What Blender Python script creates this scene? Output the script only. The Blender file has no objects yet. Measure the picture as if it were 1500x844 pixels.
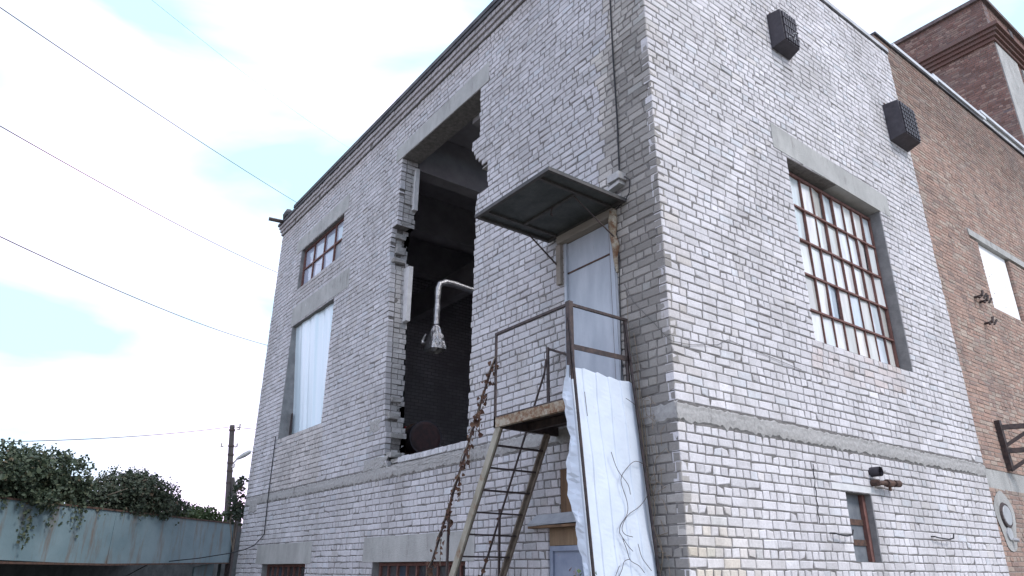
import bpy, math, random
from mathutils import Vector, Matrix
sc = bpy.context.scene
COL = sc.collection
R = math.radians
rnd = random.Random(7)

# ------------------------------------------------------------------ materials
def new_mat(name):
    m = bpy.data.materials.new(name); m.use_nodes = True
    nt = m.node_tree
    b = nt.nodes['Principled BSDF']
    return m, nt, b

def N(nt, t, **kw):
    n = nt.nodes.new(t)
    for k, v in kw.items(): setattr(n, k, v)
    return n

def noise(nt, scale, detail=4, rough=.6, stretch=None):
    g = N(nt, 'ShaderNodeNewGeometry')
    src = g.outputs['Position']
    if stretch:
        mp = N(nt, 'ShaderNodeMapping'); mp.inputs['Scale'].default_value = stretch
        nt.links.new(src, mp.inputs['Vector']); src = mp.outputs['Vector']
    n = N(nt, 'ShaderNodeTexNoise')
    n.inputs['Scale'].default_value = scale; n.inputs['Detail'].default_value = detail
    n.inputs['Roughness'].default_value = rough
    nt.links.new(src, n.inputs['Vector'])
    return n.outputs['Fac']

def ramp(nt, fac, stops):
    r = N(nt, 'ShaderNodeValToRGB')
    e = r.color_ramp.elements
    while len(e) < len(stops): e.new(.5)
    for el, (p, c) in zip(e, stops):
        el.position = p; el.color = (*c, 1) if len(c) == 3 else c
    nt.links.new(fac, r.inputs['Fac'])
    return r.outputs['Color']

def mixc(nt, a, b, fac, mode='MIX'):
    m = N(nt, 'ShaderNodeMix', data_type='RGBA', blend_type=mode)
    for sock, v in ((m.inputs[0], fac), (m.inputs[6], a), (m.inputs[7], b)):
        if hasattr(v, 'links'): nt.links.new(v, sock)
        elif isinstance(v, (int, float)): sock.default_value = v
        else: sock.default_value = (*v, 1)
    return m.outputs[2]

def bump(nt, b, fac, strength, dist):
    n = N(nt, 'ShaderNodeBump'); n.inputs['Strength'].default_value = strength; n.inputs['Distance'].default_value = dist
    nt.links.new(fac, n.inputs['Height']); nt.links.new(n.outputs['Normal'], b.inputs['Normal'])

def simple(name, c1, c2=None, scale=8, rough=.8, metal=0, bmp=0, bscale=40, lo=.38, hi=.62, stretch=None, c3=None, s3=3, lo3=.55, hi3=.7, st3=None):
    m, nt, b = new_mat(name)
    b.inputs['Roughness'].default_value = rough; b.inputs['Metallic'].default_value = metal
    if c2 is None: b.inputs['Base Color'].default_value = (*c1, 1)
    else:
        col = ramp(nt, noise(nt, scale, 5, .65, stretch), [(lo, c1), (hi, c2)])
        if c3 is not None:
            f = ramp(nt, noise(nt, s3, 6, .7, st3), [(lo3, (0,0,0)), (hi3, (1,1,1))])
            col = mixc(nt, col, c3, f)
        nt.links.new(col, b.inputs['Base Color'])
    if bmp: bump(nt, b, noise(nt, bscale, 6, .7), bmp, .02)
    return m

def brick_mat(name, dirt, dirt_amt, vary=.25, streak=.35):
    m, nt, b = new_mat(name)
    a = N(nt, 'ShaderNodeAttribute', attribute_name='tone')
    fine = ramp(nt, noise(nt, 38, 6, .75), [(.3, (1-vary,)*3), (.62, (1.05,)*3)])
    col = mixc(nt, a.outputs['Color'], fine, 1., 'MULTIPLY')
    # grimy patches and rain streaks
    f1 = ramp(nt, noise(nt, .9, 7, .72), [(.46, (0,0,0)), (.70, (dirt_amt,)*3)])
    col = mixc(nt, col, dirt, f1)
    f2 = ramp(nt, noise(nt, 3.2, 6, .7, (1, 1, .13)), [(.52, (0,0,0)), (.70, (streak,)*3)])
    col = mixc(nt, col, dirt, f2)
    f3 = ramp(nt, noise(nt, 55, 3, .6), [(.66, (0,0,0)), (.72, (.55,)*3)])
    col = mixc(nt, col, tuple(x*.55 for x in dirt), f3)
    nt.links.new(col, b.inputs['Base Color'])
    b.inputs['Roughness'].default_value = .92
    b.inputs['Specular IOR Level'].default_value = .2
    bump(nt, b, noise(nt, 45, 8, .75), .55, .012)
    return m

M = {}
M['brick'] = brick_mat('white_silicate_brick', (.285,.27,.25), .46, .18, .34)
M['mortar'] = simple('grey_mortar', (.135,.126,.124), (.235,.223,.215), 14, .95, 0, .8, 60, .35, .65)
M['redbrick'] = brick_mat('brown_red_brick', (.17,.14,.13), .6, .4, .45)
M['redmortar'] = simple('tan_mortar', (.23,.20,.18), (.36,.31,.28), 9, .95, 0, .7, 50)
M['towermortar'] = simple('dark_tower_mortar', (.11,.085,.085), (.19,.15,.15), 9, .95)
M['concrete'] = simple('grey_concrete', (.33,.33,.32), (.45,.45,.435), 2.5, .92, 0, .6, 50, .35, .65, (1,1,.5), (.20,.19,.18), 5, .56, .74, (1,1,.3))
M['render'] = simple('grey_reveal_render', (.20,.20,.205), (.28,.28,.28), 4, .95, 0, .5, 40)
M['band'] = simple('rough_mortar_band', (.29,.283,.278), (.41,.40,.388), 30, .95, 0, .45, 60, .32, .68, None, (.19,.185,.18), 5, .58, .72)
M['banddirty'] = simple('sooty_mortar_band', (.28,.272,.27), (.40,.39,.375), 22, .95, 0, .5, 60, .32, .68, None, (.13,.125,.12), 3, .56, .70)
M['whitewash'] = simple('pale_plaster', (.55,.55,.56), (.66,.66,.66), 5, .9, 0, .3, 30)
M['roofing'] = simple('dark_bitumen_roofing', (.05,.05,.06), (.11,.11,.12), 3, .8)
M['cap'] = simple('grey_cap_metal', (.36,.37,.38), (.48,.48,.49), 3, .55, .4)
M['flash'] = simple('zinc_flashing', (.50,.51,.53), (.62,.63,.65), 2, .55, .3)
M['rust'] = simple('rusted_steel', (.06,.038,.032), (.125,.07,.05), 14, .85, .1, .4, 60)
M['framebrown'] = simple('red_brown_window_paint', (.12,.055,.048), (.19,.09,.075), 12, .75, 0, .3, 50)
M['darkmetal'] = simple('dark_brown_steel', (.04,.032,.034), (.085,.06,.055), 16, .7, .2, .3, 60)
M['rustpaint'] = simple('peeling_rusty_paint', (.30,.24,.17), (.17,.085,.045), 18, .85, 0, .5, 50, .42, .58, None, (.40,.36,.29), 7, .5, .62)
M['stringer'] = simple('weathered_ochre_paint', (.25,.225,.175), (.38,.355,.29), 7, .8, 0, .4, 50, .35, .65, (1,1,.4), (.20,.11,.06), 5, .55, .68)
M['stringerdark'] = simple('weathered_brown_steel', (.13,.105,.085), (.20,.165,.13), 9, .85, 0, .4, 50)
M['canopy'] = simple('dark_green_grey_sheet', (.047,.054,.055), (.085,.093,.094), 4, .7, .2, .2, 30)
M['canopyframe'] = simple('grey_angle_steel', (.055,.053,.055), (.09,.084,.082), 9, .7, .2)
M['doorgrey'] = simple('pale_blue_grey_door_paint', (.36,.40,.46), (.47,.51,.57), 3, .6, 0, .15, 30, .35, .65, (1.5,1,.35), (.27,.24,.21), 4.5, .63, .76, (2,1,.3))
M['bluedoor'] = simple('dull_blue_door_paint', (.20,.24,.33), (.29,.33,.42), 4, .6, 0, .2, 30, .35, .65, None, (.33,.12,.09), 6, .66, .74)
M['wood'] = simple('weathered_wood', (.17,.115,.07), (.30,.21,.13), 5, .85, 0, .4, 30, .35, .65, (1,1,.12))
M['woodbrown'] = simple('stained_brown_board', (.10,.06,.035), (.21,.125,.07), 3.5, .85, 0, .3, 30, .35, .65, (1.5,1,.3))
M['oldbeam'] = simple('grey_old_timber', (.20,.175,.15), (.30,.265,.23), 6, .9, 0, .4, 40, .35, .65, (.15,1,1))
M['whitesheet'] = simple('white_coated_sheet', (.54,.60,.69), (.60,.66,.745), 3, .45, 0, .38, 6, .35, .65, None, (.36,.33,.31), 6, .62, .80, (2.5,2.5,.6))
M['bluesheet'] = simple('pale_galvanised_sheet', (.64,.78,.86), (.74,.86,.92), 2.0, .35, .15, .06, 10, .35, .65, (2,1,.12))
M['greysheet'] = simple('blue_grey_sheet', (.27,.29,.32), (.36,.38,.41), 5, .6, .1, .2, 30)
M['teal'] = None
M['darksheet'] = simple('dull_slate_sheet', (.12,.135,.155), (.19,.205,.225), 6, .6, .1, .3, 25, .35, .65, None, (.34,.34,.34), 9, .68, .74)
M['black'] = simple('black_plastic', (.028,.025,.033), (.048,.043,.054), 9, .55)
M['foil'] = simple('crinkled_foil', (.36,.36,.37), (.48,.48,.49), 6, .36, 1., 1., 13)
M['maroon'] = simple('grimy_maroon_steel', (.026,.015,.017), (.05,.022,.023), 9, .7)
M['redpaint'] = simple('dark_red_machine_paint', (.26,.02,.024), (.36,.035,.035), 6, .55)
M['cable'] = simple('black_cable', (.02,.02,.024), None, rough=.7)
M['wire'] = simple('grey_wire', (.12,.115,.115), None, rough=.8)
M['pole'] = simple('tarred_pole_wood', (.05,.046,.048), (.09,.083,.083), 6, .9, 0, .3, 20, .35, .65, (1,1,.1))
M['lampmetal'] = simple('lamp_grey_metal', (.27,.29,.30), (.33,.35,.36), 4, .5, .2)
M['porcelain'] = simple('dirty_porcelain', (.34,.33,.33), (.46,.45,.44), 12, .5)
M['stem'] = simple('dry_stem', (.17,.135,.10), (.26,.21,.16), 12, .9)
M['inner'] = simple('sooty_interior_plaster', (.28,.27,.285), (.38,.37,.385), 1.3, .95, 0, .3, 12)
M['innerslab'] = simple('sooty_concrete_ceiling', (.23,.22,.235), (.31,.30,.315), 2, .95)
M['panelwhite'] = simple('white_foam_board', (.9,.9,.9), (.93,.93,.93), 2, .6)
M['ground'] = simple('dusty_ground', (.16,.145,.12), (.24,.22,.185), .6, .95, 0, .6, 6, .35, .65, None, (.07,.085,.04), .35, .5, .65)

def teal_mat():
    m, nt, b = new_mat('rusty_teal_paint')
    col = ramp(nt, noise(nt, 1.2, 5, .6), [(.35, (.135,.205,.232)), (.65, (.19,.265,.292))])
    f = ramp(nt, noise(nt, 4.5, 6, .7, (1,1,.14)), [(.51, (0,0,0)), (.68, (.85,)*3)])
    col = mixc(nt, col, (.15,.105,.075), f)
    f = ramp(nt, noise(nt, 9, 6, .75, (1,1,.6)), [(.66, (0,0,0)), (.72, (.9,)*3)])
    col = mixc(nt, col, (.11,.06,.045), f)
    nt.links.new(col, b.inputs['Base Color']); b.inputs['Roughness'].default_value = .6
    bump(nt, b, noise(nt, 6, 4, .6), .2, .03)
    return m
M['teal'] = teal_mat()

def pane_mat(name, stops, rough=.12, streak=.3, trans=0):
    m, nt, b = new_mat(name)
    g = N(nt, 'ShaderNodeNewGeometry')
    col = ramp(nt, g.outputs['Random Per Island'], stops)
    f = ramp(nt, noise(nt, 9, 5, .6, (1, 1, .2)), [(.4, (0,0,0)), (.75, (streak,)*3)])
    col = mixc(nt, col, (.20,.19,.16), f)
    nt.links.new(col, b.inputs['Base Color'])
    b.inputs['Roughness'].default_value = rough
    b.inputs['Specular IOR Level'].default_value = .7
    bump(nt, b, noise(nt, 3.2, 2, .5), .12, .02)
    return m
M['panefrost'] = pane_mat('dusty_sky_toned_glass', [(0, (.50,.60,.69)), (.2, (.66,.70,.71)), (.45, (.76,.77,.76)), (.65, (.60,.68,.76)), (.8, (.80,.79,.76)), (.94, (.52,.53,.51))], .08, .38)  # dusty milky glass; per-pane tones also paint in varied sky reflection
M['panesky'] = pane_mat('sky_toned_window_glass', [(0, (.40,.45,.58)), (.4, (.46,.51,.64)), (.75, (.36,.39,.50)), (1, (.50,.55,.66))], .06, .25)  # pale blue sky reflection is painted into the base colour
M['panedark'] = pane_mat('dark_window_glass', [(0, (.035,.035,.045)), (.5, (.06,.055,.06)), (.8, (.04,.06,.09)), (1, (.10,.085,.08))], .15, .15)

def leaf_mat(name, stops, rough=.6):
    m, nt, b = new_mat(name)
    g = N(nt, 'ShaderNodeNewGeometry')
    col = ramp(nt, g.outputs['Random Per Island'], stops)
    nt.links.new(col, b.inputs['Base Color'])
    b.inputs['Roughness'].default_value = rough
    tr = N(nt, 'ShaderNodeBsdfTranslucent'); nt.links.new(col, tr.inputs['Color'])
    mx = N(nt, 'ShaderNodeMixShader'); mx.inputs[0].default_value = .22
    out = nt.nodes['Material Output']
    nt.links.new(b.outputs[0], mx.inputs[1]); nt.links.new(tr.outputs[0], mx.inputs[2]); nt.links.new(mx.outputs[0], out.inputs['Surface'])
    return m
M['leaf'] = leaf_mat('grape_leaf', [(0, (.035,.055,.035)), (.45, (.055,.08,.048)), (.8, (.075,.10,.058)), (.95, (.11,.125,.07)), (1, (.13,.095,.06))])
M['leaf2'] = leaf_mat('bush_leaf', [(0, (.033,.048,.032)), (.5, (.052,.072,.045)), (.85, (.07,.088,.055)), (.95, (.11,.10,.065)), (1, (.13,.09,.06))])
M['leaflight'] = leaf_mat('light_leaf', [(0, (.05,.085,.03)), (.6, (.09,.13,.05)), (1, (.13,.16,.07))])
M['leafdry'] = leaf_mat('dry_leaf', [(0, (.055,.028,.02)), (.5, (.10,.05,.033)), (1, (.17,.10,.065))], .85)
M['leafweed'] = leaf_mat('weed_leaf', [(0, (.05,.10,.03)), (.5, (.08,.12,.04)), (.7, (.20,.06,.05)), (1, (.16,.10,.05))])

def inner_brick():
    m, nt, b = new_mat('sooty_inner_brick')
    tc = N(nt, 'ShaderNodeNewGeometry')
    sx = N(nt, 'ShaderNodeSeparateXYZ'); nt.links.new(tc.outputs['Position'], sx.inputs[0])
    ad = N(nt, 'ShaderNodeMath', operation='ADD'); nt.links.new(sx.outputs[0], ad.inputs[0]); nt.links.new(sx.outputs[1], ad.inputs[1])
    cx = N(nt, 'ShaderNodeCombineXYZ'); nt.links.new(ad.outputs[0], cx.inputs[0]); nt.links.new(sx.outputs[2], cx.inputs[1])
    br = N(nt, 'ShaderNodeTexBrick'); nt.links.new(cx.outputs[0], br.inputs['Vector'])
    br.inputs['Scale'].default_value = 1; br.inputs['Brick Width'].default_value = .26; br.inputs['Row Height'].default_value = .1
    br.inputs['Mortar Size'].default_value = .008
    br.inputs['Color1'].default_value = (.50,.485,.51,1); br.inputs['Color2'].default_value = (.41,.395,.42,1); br.inputs['Mortar'].default_value = (.2,.195,.205,1)
    col = mixc(nt, br.outputs['Color'], (.25,.24,.255), ramp(nt, noise(nt, .8, 5, .6), [(.4, (0,0,0)), (.65, (.8,)*3)]))
    nt.links.new(col, b.inputs['Base Color']); b.inputs['Roughness'].default_value = .95
    return m
M['innerbrick'] = inner_brick()

# ------------------------------------------------------------------ mesh builder
class MB:
    def __init__(s): s.v=[]; s.f=[]; s.mi=[]; s.t=[]; s.tone=(1,1,1)
    def add(s, vs, fs, mi=0):
        o=len(s.v); s.v.extend([tuple(p) for p in vs]); s.t.extend([s.tone]*len(vs))
        for f in fs: s.f.append(tuple(i+o for i in f)); s.mi.append(mi)
    def box(s, x0,x1,y0,y1,z0,z1, mi=0):
        s.add([(x0,y0,z0),(x1,y0,z0),(x1,y1,z0),(x0,y1,z0),(x0,y0,z1),(x1,y0,z1),(x1,y1,z1),(x0,y1,z1)],
              [(0,3,2,1),(4,5,6,7),(0,1,5,4),(1,2,6,5),(2,3,7,6),(3,0,4,7)], mi)
    def hexa(s, p, mi=0):   # 8 points bottom ccw then top ccw
        s.add(p, [(0,3,2,1),(4,5,6,7),(0,1,5,4),(1,2,6,5),(2,3,7,6),(3,0,4,7)], mi)
    def bar(s, a, b, w, h, up=(0,0,1), mi=0):   # rectangular bar from a to b; w across, h along up
        a=Vector(a); b=Vector(b); d=(b-a).normalized(); up=Vector(up)
        sd=d.cross(up)
        if sd.length<1e-4: sd=d.cross(Vector((0,1,0)))
        sd.normalize(); u=sd.cross(d).normalized()
        sd*=w/2; u*=h/2
        s.hexa([a-sd-u,a+sd-u,b+sd-u,b-sd-u,a-sd+u,a+sd+u,b+sd+u,b-sd+u], mi)
    def angle(s, a, b, w, t, d1, d2, mi=0):     # L section with legs along d1,d2
        a=Vector(a); b=Vector(b); d1=Vector(d1); d2=Vector(d2)
        for p,q in ((d1*w,d2*t),(d1*t,d2*w)):
            s.hexa([a,a+p,b+p,b,a+q,a+p+q,b+p+q,b+q], mi)
    def tube(s, pts, r, n=6, cap=True, mi=0):
        pts=[Vector(p) for p in pts]; rs=r if isinstance(r,(list,tuple)) else [r]*len(pts)
        vs=[]; fs=[]; prev=None
        for i,p in enumerate(pts):
            d=(pts[min(i+1,len(pts)-1)]-pts[max(i-1,0)])
            if d.length<1e-9: d=Vector((0,0,1))
            d.normalize()
            if prev is None:
                a=d.cross(Vector((0,0,1)))
                if a.length<1e-3: a=d.cross(Vector((1,0,0)))
            else: a=prev-d*prev.dot(d)
            a.normalize(); prev=a; b=d.cross(a)
            for k in range(n):
                t=2*math.pi*k/n; vs.append(p+(a*math.cos(t)+b*math.sin(t))*rs[i])
        for i in range(len(pts)-1):
            for k in range(n):
                k2=(k+1)%n; fs.append((i*n+k,i*n+k2,(i+1)*n+k2,(i+1)*n+k))
        if cap: fs.append(tuple(range(n-1,-1,-1))); fs.append(tuple((len(pts)-1)*n+k for k in range(n)))
        s.add(vs,fs,mi)
    def grid(s, fn, nu, nv, mi=0, close=False):
        vs=[fn(i/nu,j/nv) for j in range(nv+1) for i in range(nu+1)]
        fs=[(j*(nu+1)+i,j*(nu+1)+i+1,(j+1)*(nu+1)+i+1,(j+1)*(nu+1)+i) for j in range(nv) for i in range(nu)]
        s.add(vs,fs,mi)
    def leaf(s, p, size, nrm, rng):
        n=Vector(nrm).normalized(); a=n.cross(Vector((rng.uniform(-1,1),rng.uniform(-1,1),rng.uniform(-1,1))))
        if a.length<1e-3: return
        a.normalize(); b=n.cross(a); p=Vector(p)
        L=size; W=size*.42; c=n*size*.14
        s.add([p-a*L*.5, p-a*L*.12+b*W+c, p+a*L*.5-c, p-a*L*.12-b*W+c, p+a*L*.2+b*W*.7, p+a*L*.2-b*W*.7],
              [(0,1,4,2),(0,2,5,3)])
    def build(s, name, mats, parent=None, smooth=False, tone=False):
        me=bpy.data.meshes.new(name); me.from_pydata(s.v,[],s.f)
        mats=mats if isinstance(mats,(list,tuple)) else [mats]
        for m in mats: me.materials.append(M[m] if isinstance(m,str) else m)
        if len(mats)>1: me.polygons.foreach_set('material_index', s.mi)
        if smooth: me.polygons.foreach_set('use_smooth', [True]*len(s.f))
        if tone:
            at=me.color_attributes.new('tone','FLOAT_COLOR','POINT')
            flat=[]
            for t in s.t: flat.extend((t[0],t[1],t[2],1.))
            at.data.foreach_set('color', flat)
        me.update()
        o=bpy.data.objects.new(name, me); COL.objects.link(o)
        if parent is not None:
            o.parent=parent; root=parent
            loc=Vector((0,0,0))
            while root is not None: loc+=root.location; root=root.parent
            o.location=-loc
        return o

def tag(o, label=None, cat=None, group=None, kind=None):
    if label: o['label']=label
    if cat: o['category']=cat
    if group: o['group']=group
    if kind: o['kind']=kind
    return o
def thing(name, label, cat, loc, group=None):
    o=bpy.data.objects.new(name,None); o.location=loc; o.empty_display_size=.3; COL.objects.link(o)
    return tag(o,label,cat,group)

# ------------------------------------------------------------------ brick walls
def P_left(u,d,z): return (u,-d,z)        # facade facing -Y, u = X
def P_right(u,d,z): return (d,u,z)        # facade facing +X, u = Y

def brick(mb, P, u0,u1,z0,z1, rng, depth=.11, bev=.006, jit=.003, chip=.16, proud=0.):
    d=rng.gauss(0,.0018)+proud
    j=lambda s=jit: rng.gauss(0,s)
    c=[[u0+j(),z0+j()],[u1+j(),z0+j()],[u1+j(),z1+j()],[u0+j(),z1+j()]]
    if rng.random()<chip:
        k=rng.randrange(4); a=rng.uniform(.012,.03); su=1 if k in (0,3) else -1; sz=1 if k in (0,1) else -1
        c[k][0]+=su*a*rng.uniform(.4,1.); c[k][1]+=sz*a*.6
    mu=(u0+u1)/2; mz=(z0+z1)/2
    vs=[P(u,-depth,z) for u,z in c]
    vs+=[P(u,d-bev,z) for u,z in c]
    for u,z in c:
        b=bev*rng.uniform(.8,1.9)
        vs.append(P(u+math.copysign(b,mu-u), d+rng.gauss(0,.0012), z+math.copysign(b,mz-z)))
    mb.add(vs,[(0,1,5,4),(1,2,6,5),(2,3,7,6),(3,0,4,7),(4,5,9,8),(5,6,10,9),(6,7,11,10),(7,4,8,11),(8,9,10,11)])

def cut(iv, holes):
    out=[iv]
    for h0,h1 in holes:
        nxt=[]
        for a,b in out:
            if h1<=a or h0>=b: nxt.append((a,b)); continue
            if h0>a: nxt.append((a,h0))
            if h1<b: nxt.append((h1,b))
        out=nxt
    return [(a,b) for a,b in out if b-a>.02]

def brick_face(mb, core, P, u0,u1, courses, holes, tone, rng, length=.258, joint=.0138, thick=.4, rec=.009, corner=None, pure=lambda z: False, bev=.006, chip=.16, hd=.45):
    """courses = list of (z0,z1); holes(zc)->list of u intervals; corner = 0/1: which end is a shared building corner"""
    hdr=length/2
    for ci,(z0,z1) in enumerate(courses):
        zc=(z0+z1)/2; hs=holes(zc)
        for a,b in cut((u0,u1),hs):
            aa=a+(.012 if (corner==0 and a==u0) or (a>u0) else 0); bb=b-(.012 if (corner==1 and b==u1) or (b<u1) else 0)
            pts=[P(aa,-rec,z0),P(bb,-rec,z0),P(bb,-thick,z0),P(aa,-thick,z0),P(aa,-rec,z1),P(bb,-rec,z1),P(bb,-thick,z1),P(aa,-thick,z1)]
            core.hexa(pts)
        # joints
        js=[]; u=u0-rng.uniform(0,length)
        head=(ci%2==0) if pure(zc) else rng.random()<hd
        run=rng.randint(3,9)
        while u<u1:
            if pure(zc): w=hdr if head else length
            else:
                if run<=0: head=not head if rng.random()<.8 else head; run=rng.randint(2,8) if head else rng.randint(2,6)
                w=hdr if head else length; run-=1
            w*=rng.uniform(.96,1.04)
            js.append((u,u+w)); u+=w
        for a,b in cut((u0,u1),hs):
            seg=[]
            for p,q in js:
                p2=max(p,a); q2=min(q,b)
                if q2-p2>.035: seg.append([p2,q2])
                elif q2-p2>0 and seg: seg[-1][1]=q2
            if seg: seg[0][0]=a
            for p,q in seg:
                e0=joint/2 if p>a+1e-6 else 0; e1=joint/2 if q<b-1e-6 else 0
                if corner is not None:
                    if corner==0 and abs(p-u0)<1e-6: e0=0; p+=.004
                    if corner==1 and abs(q-u1)<1e-6: e1=0; q-=.004
                mb.tone=tone((p+q)/2,zc,rng)
                brick(mb,P,p+e0,q-e1,z0+joint/2,z1-joint/2,rng,bev=bev,chip=chip)

COURSES=[]
z=3.04
lower=[]
while z>-.05: lower.append((z-.1,z)); z-=.1
COURSES+=lower[::-1]
z=3.26
upper=[]
while z<11.3: upper.append((z,z+.1)); z+=.1
up_left=[c for c in upper if c[1]<10.47]; up_right=[c for c in upper if c[1]<11.37]

def white_tone(base, warm):
    def f(u,z,rng):
        v=base+rng.gauss(0,.035); c=[v*1.0,v*.978,v*1.02]
        r=rng.random()
        if r<.03: c=[x*.88 for x in c]
        elif r<.055: c=[v*.97,v*.935,v*.94]
        elif r<.10: c=[v*.955,v*.97,v*1.03]
        w=warm(u,z,rng)
        return [a*b for a,b in zip(c,w)]
    return f
def warm_left(u,z,rng):
    k=1.
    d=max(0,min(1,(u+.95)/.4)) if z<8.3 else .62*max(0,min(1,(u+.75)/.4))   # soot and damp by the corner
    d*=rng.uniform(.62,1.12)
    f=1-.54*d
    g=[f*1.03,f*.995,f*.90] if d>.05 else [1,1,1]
    if z<4.6 and u<-9.4 and u>-12.1 and z>3.3: g=[x*.93*y for x,y in zip(g,(1.03,1.,.95))]
    if 2.9<z<3.7 and -7.2<u<-3.5:
        k=rng.uniform(.75,1); g=[x*k for x in g]
    if 3.3<z<4.8 and -7.3<u<-6.3:
        k=rng.uniform(.78,1); g=[x*k for x in g]
    if z>10.2: g=[g[0]*.98,g[1]*.95,g[2]*.93]
    k=blotch(u+3,z)*(1-.16*run(u,z,-12.2,-9.3,8.27,.7)-.22*run(u,z,-2.1,-1.75,5.8,2.2)-.18*run(u,z,-9.6,-9.2,8.3,.9)-.12*max(0,1-abs(z-2.9)/.35)*rng.random()-.15*run(u,z,-9.4,-8.7,7.3,1.5))
    t=.5*run(u,z,-12.1,-9.3,8.27,.6)
    return [g[0]*k,g[1]*k*(1-.06*t),g[2]*k*(1-.14*t)]
def blotch(u,z):
    return 1+.05*math.sin(u*1.7+z*.9)*math.sin(z*1.3-u*.6+1)+.035*math.sin(u*4.1+2)*math.sin(z*2.7+u)
def run(u,z,u0,u1,ztop,ln):
    if z>ztop or z<ztop-ln: return 0
    c=max(0,1-abs(u-(u0+u1)/2)/((u1-u0)/2+.12)); return c*(1-(ztop-z)/ln)
def warm_right(u,z,rng):
    g=[1,1,1]
    t=max(0,min(1,(1.6-u)/1.2))*max(0,min(1,(2.5-z)/1.0))*rng.random()
    g=[1,1-.12*t,1-.38*t]
    if 3.95<z<4.5 and 2.7<u<5.2:
        k=rng.random()*(.9 if z>4.1 else .5); g=[1-.12*k,1-.22*k,1-.28*k]
    if u<.35 and z>3.3 and rng.random()<.4: g=[.95,.93,.90]
    k=blotch(u,z)*(1-.20*run(u,z,2.95,3.4,9.27,1.3)-.20*run(u,z,6.5,7.15,9.0,1.4)-.16*run(u,z,3.5,4.1,2.65,.9)-.14*run(u,z,5.3,6.0,7.2,2.2)-.10*run(u,z,2.4,2.8,7.3,2.)-.13*max(0,1-abs(z-2.95)/.25)*rng.random())
    return [g[0]*k,g[1]*k*.995,g[2]*k*.985]

def interp(tab,z):
    if z<=tab[0][0]: return tab[0][1]
    for (a,x),(b,y) in zip(tab,tab[1:]):
        if z<=b: return x+(y-x)*(z-a)/(b-a)
    return tab[-1][1]
LT=[(3.36,-6.50),(3.75,-6.48),(4.0,-6.57),(4.75,-6.665),(7.0,-6.79),(7.2,-6.84),(7.35,-6.90),(7.6,-6.88),(7.95,-6.84),(8.0,-6.66),(8.2,-6.66),(9.6,-6.63)]
RT=[(3.36,-3.90),(4.6,-3.88),(5.7,-3.865),(7.35,-3.845),(7.38,-3.53),(7.85,-3.52),(7.9,-3.72),(8.05,-3.86),(8.3,-4.02),(8.42,-4.02),(8.46,-3.79),(9.6,-3.80)]
er=random.Random(3)
EL={}; ER={}
for a,b in up_left:
    zc=(a+b)/2; amp=.012 if 4.4<zc<7.2 or zc>8.1 else .02
    EL[round(zc,2)]=interp(LT,zc)+er.uniform(-amp,amp); ER[round(zc,2)]=interp(RT,zc)+er.uniform(-.022,.018)

def holes_left(z):
    h=[]
    if 3.36<z<9.47: h.append((EL[round(z,2)],ER[round(z,2)]))
    if 3.26<z<3.36: h.append((-6.42,-5.97))
    if 8.26<z<9.40: h.append((-12.09,-9.42))
    if 4.46<z<7.30: h.append((-12.08,-9.50))
    if .6<z<1.74: h+= [(-12.05,-9.53),(-6.65,-3.86)]
    if 3.2<z<5.70: h.append((-1.70,-.735))
    if 2.1<z<2.72: h.append((-1.86,-1.0))
    if z<2.1: h.append((-2.10,-1.0))
    return h
def holes_right(z):
    h=[]
    if 4.46<z<7.30: h.append((2.87,5.52))
    if 1.74<z<2.56: h.append((3.0,3.615))
    return h

# ================================================================== WHITE BUILDING
bld=thing('white_brick_building','two storey white silicate brick building with a broken open bay in its side','building',(0,0,0))
br=random.Random(11)
mb=MB(); core=MB()
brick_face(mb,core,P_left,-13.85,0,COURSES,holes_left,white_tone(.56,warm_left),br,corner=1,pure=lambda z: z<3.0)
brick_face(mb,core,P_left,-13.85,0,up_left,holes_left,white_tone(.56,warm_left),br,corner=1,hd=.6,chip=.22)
core.box(-13.85,-.012,.009,.4,3.04,3.26)
core.box(-13.85,-.012,.012,.4,10.46,10.9)
# jamb bricks of the broken bay, ragged behind the face bricks
for a,b in up_left:
    zc=(a+b)/2
    if not 3.36<zc<9.47: continue
    xe=EL[round(zc,2)]
    core.box(xe-.3,xe-.012,.3,.40,a,b)
    y=.124; k=0
    while y<.39:
        w=.125 if (int(zc*10)+k)%3 else .20
        y1=min(y+w,.4)
        if y1-y<.05: break
        rough = zc<4.4 or 7.2<zc<8.0
        e=xe+(br.uniform(-.014,.012) if rough else br.uniform(-.007,.008))
        if rough and br.random()<.12: e-=.05
        k_=br.uniform(.84,1.0); mb.tone=[x*k_ for x in (.52,.51,.51)]
        o=[br.uniform(-.010,.006) for _ in range(8)]
        mb.hexa([(e-.22,y+.006,a+.007),(e+o[0],y+.006,a+.007),(e+o[1],y1-.006,a+.007),(e-.22,y1-.006,a+.007),(e-.22,y+.006,b-.007),(e+o[2],y+.006,b-.007),(e+o[3],y1-.006,b-.007),(e-.22,y1-.006,b-.007)])
        y=y1; k+=1
    # right side thickness
    xr=ER[round(zc,2)]
    core.box(xr+.01,xr+.3,.3,.40,a,b)
front_wall=mb.build('wall','brick',bld,tone=True)
tag(front_wall,'shaded white brick facade with the broken bay')
core.build('wall_core','mortar',front_wall)

mb=MB(); core=MB()
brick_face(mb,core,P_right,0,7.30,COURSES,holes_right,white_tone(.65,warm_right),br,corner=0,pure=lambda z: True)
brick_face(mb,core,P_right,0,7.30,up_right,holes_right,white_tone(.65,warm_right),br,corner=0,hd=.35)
core.box(-.4,-.009,0.012,7.30,3.04,3.26)
side_wall=mb.build('wall','brick',bld,tone=True)
tag(side_wall,'bright white brick end wall with one tall window')
core.build('wall_core','mortar',side_wall)

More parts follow.
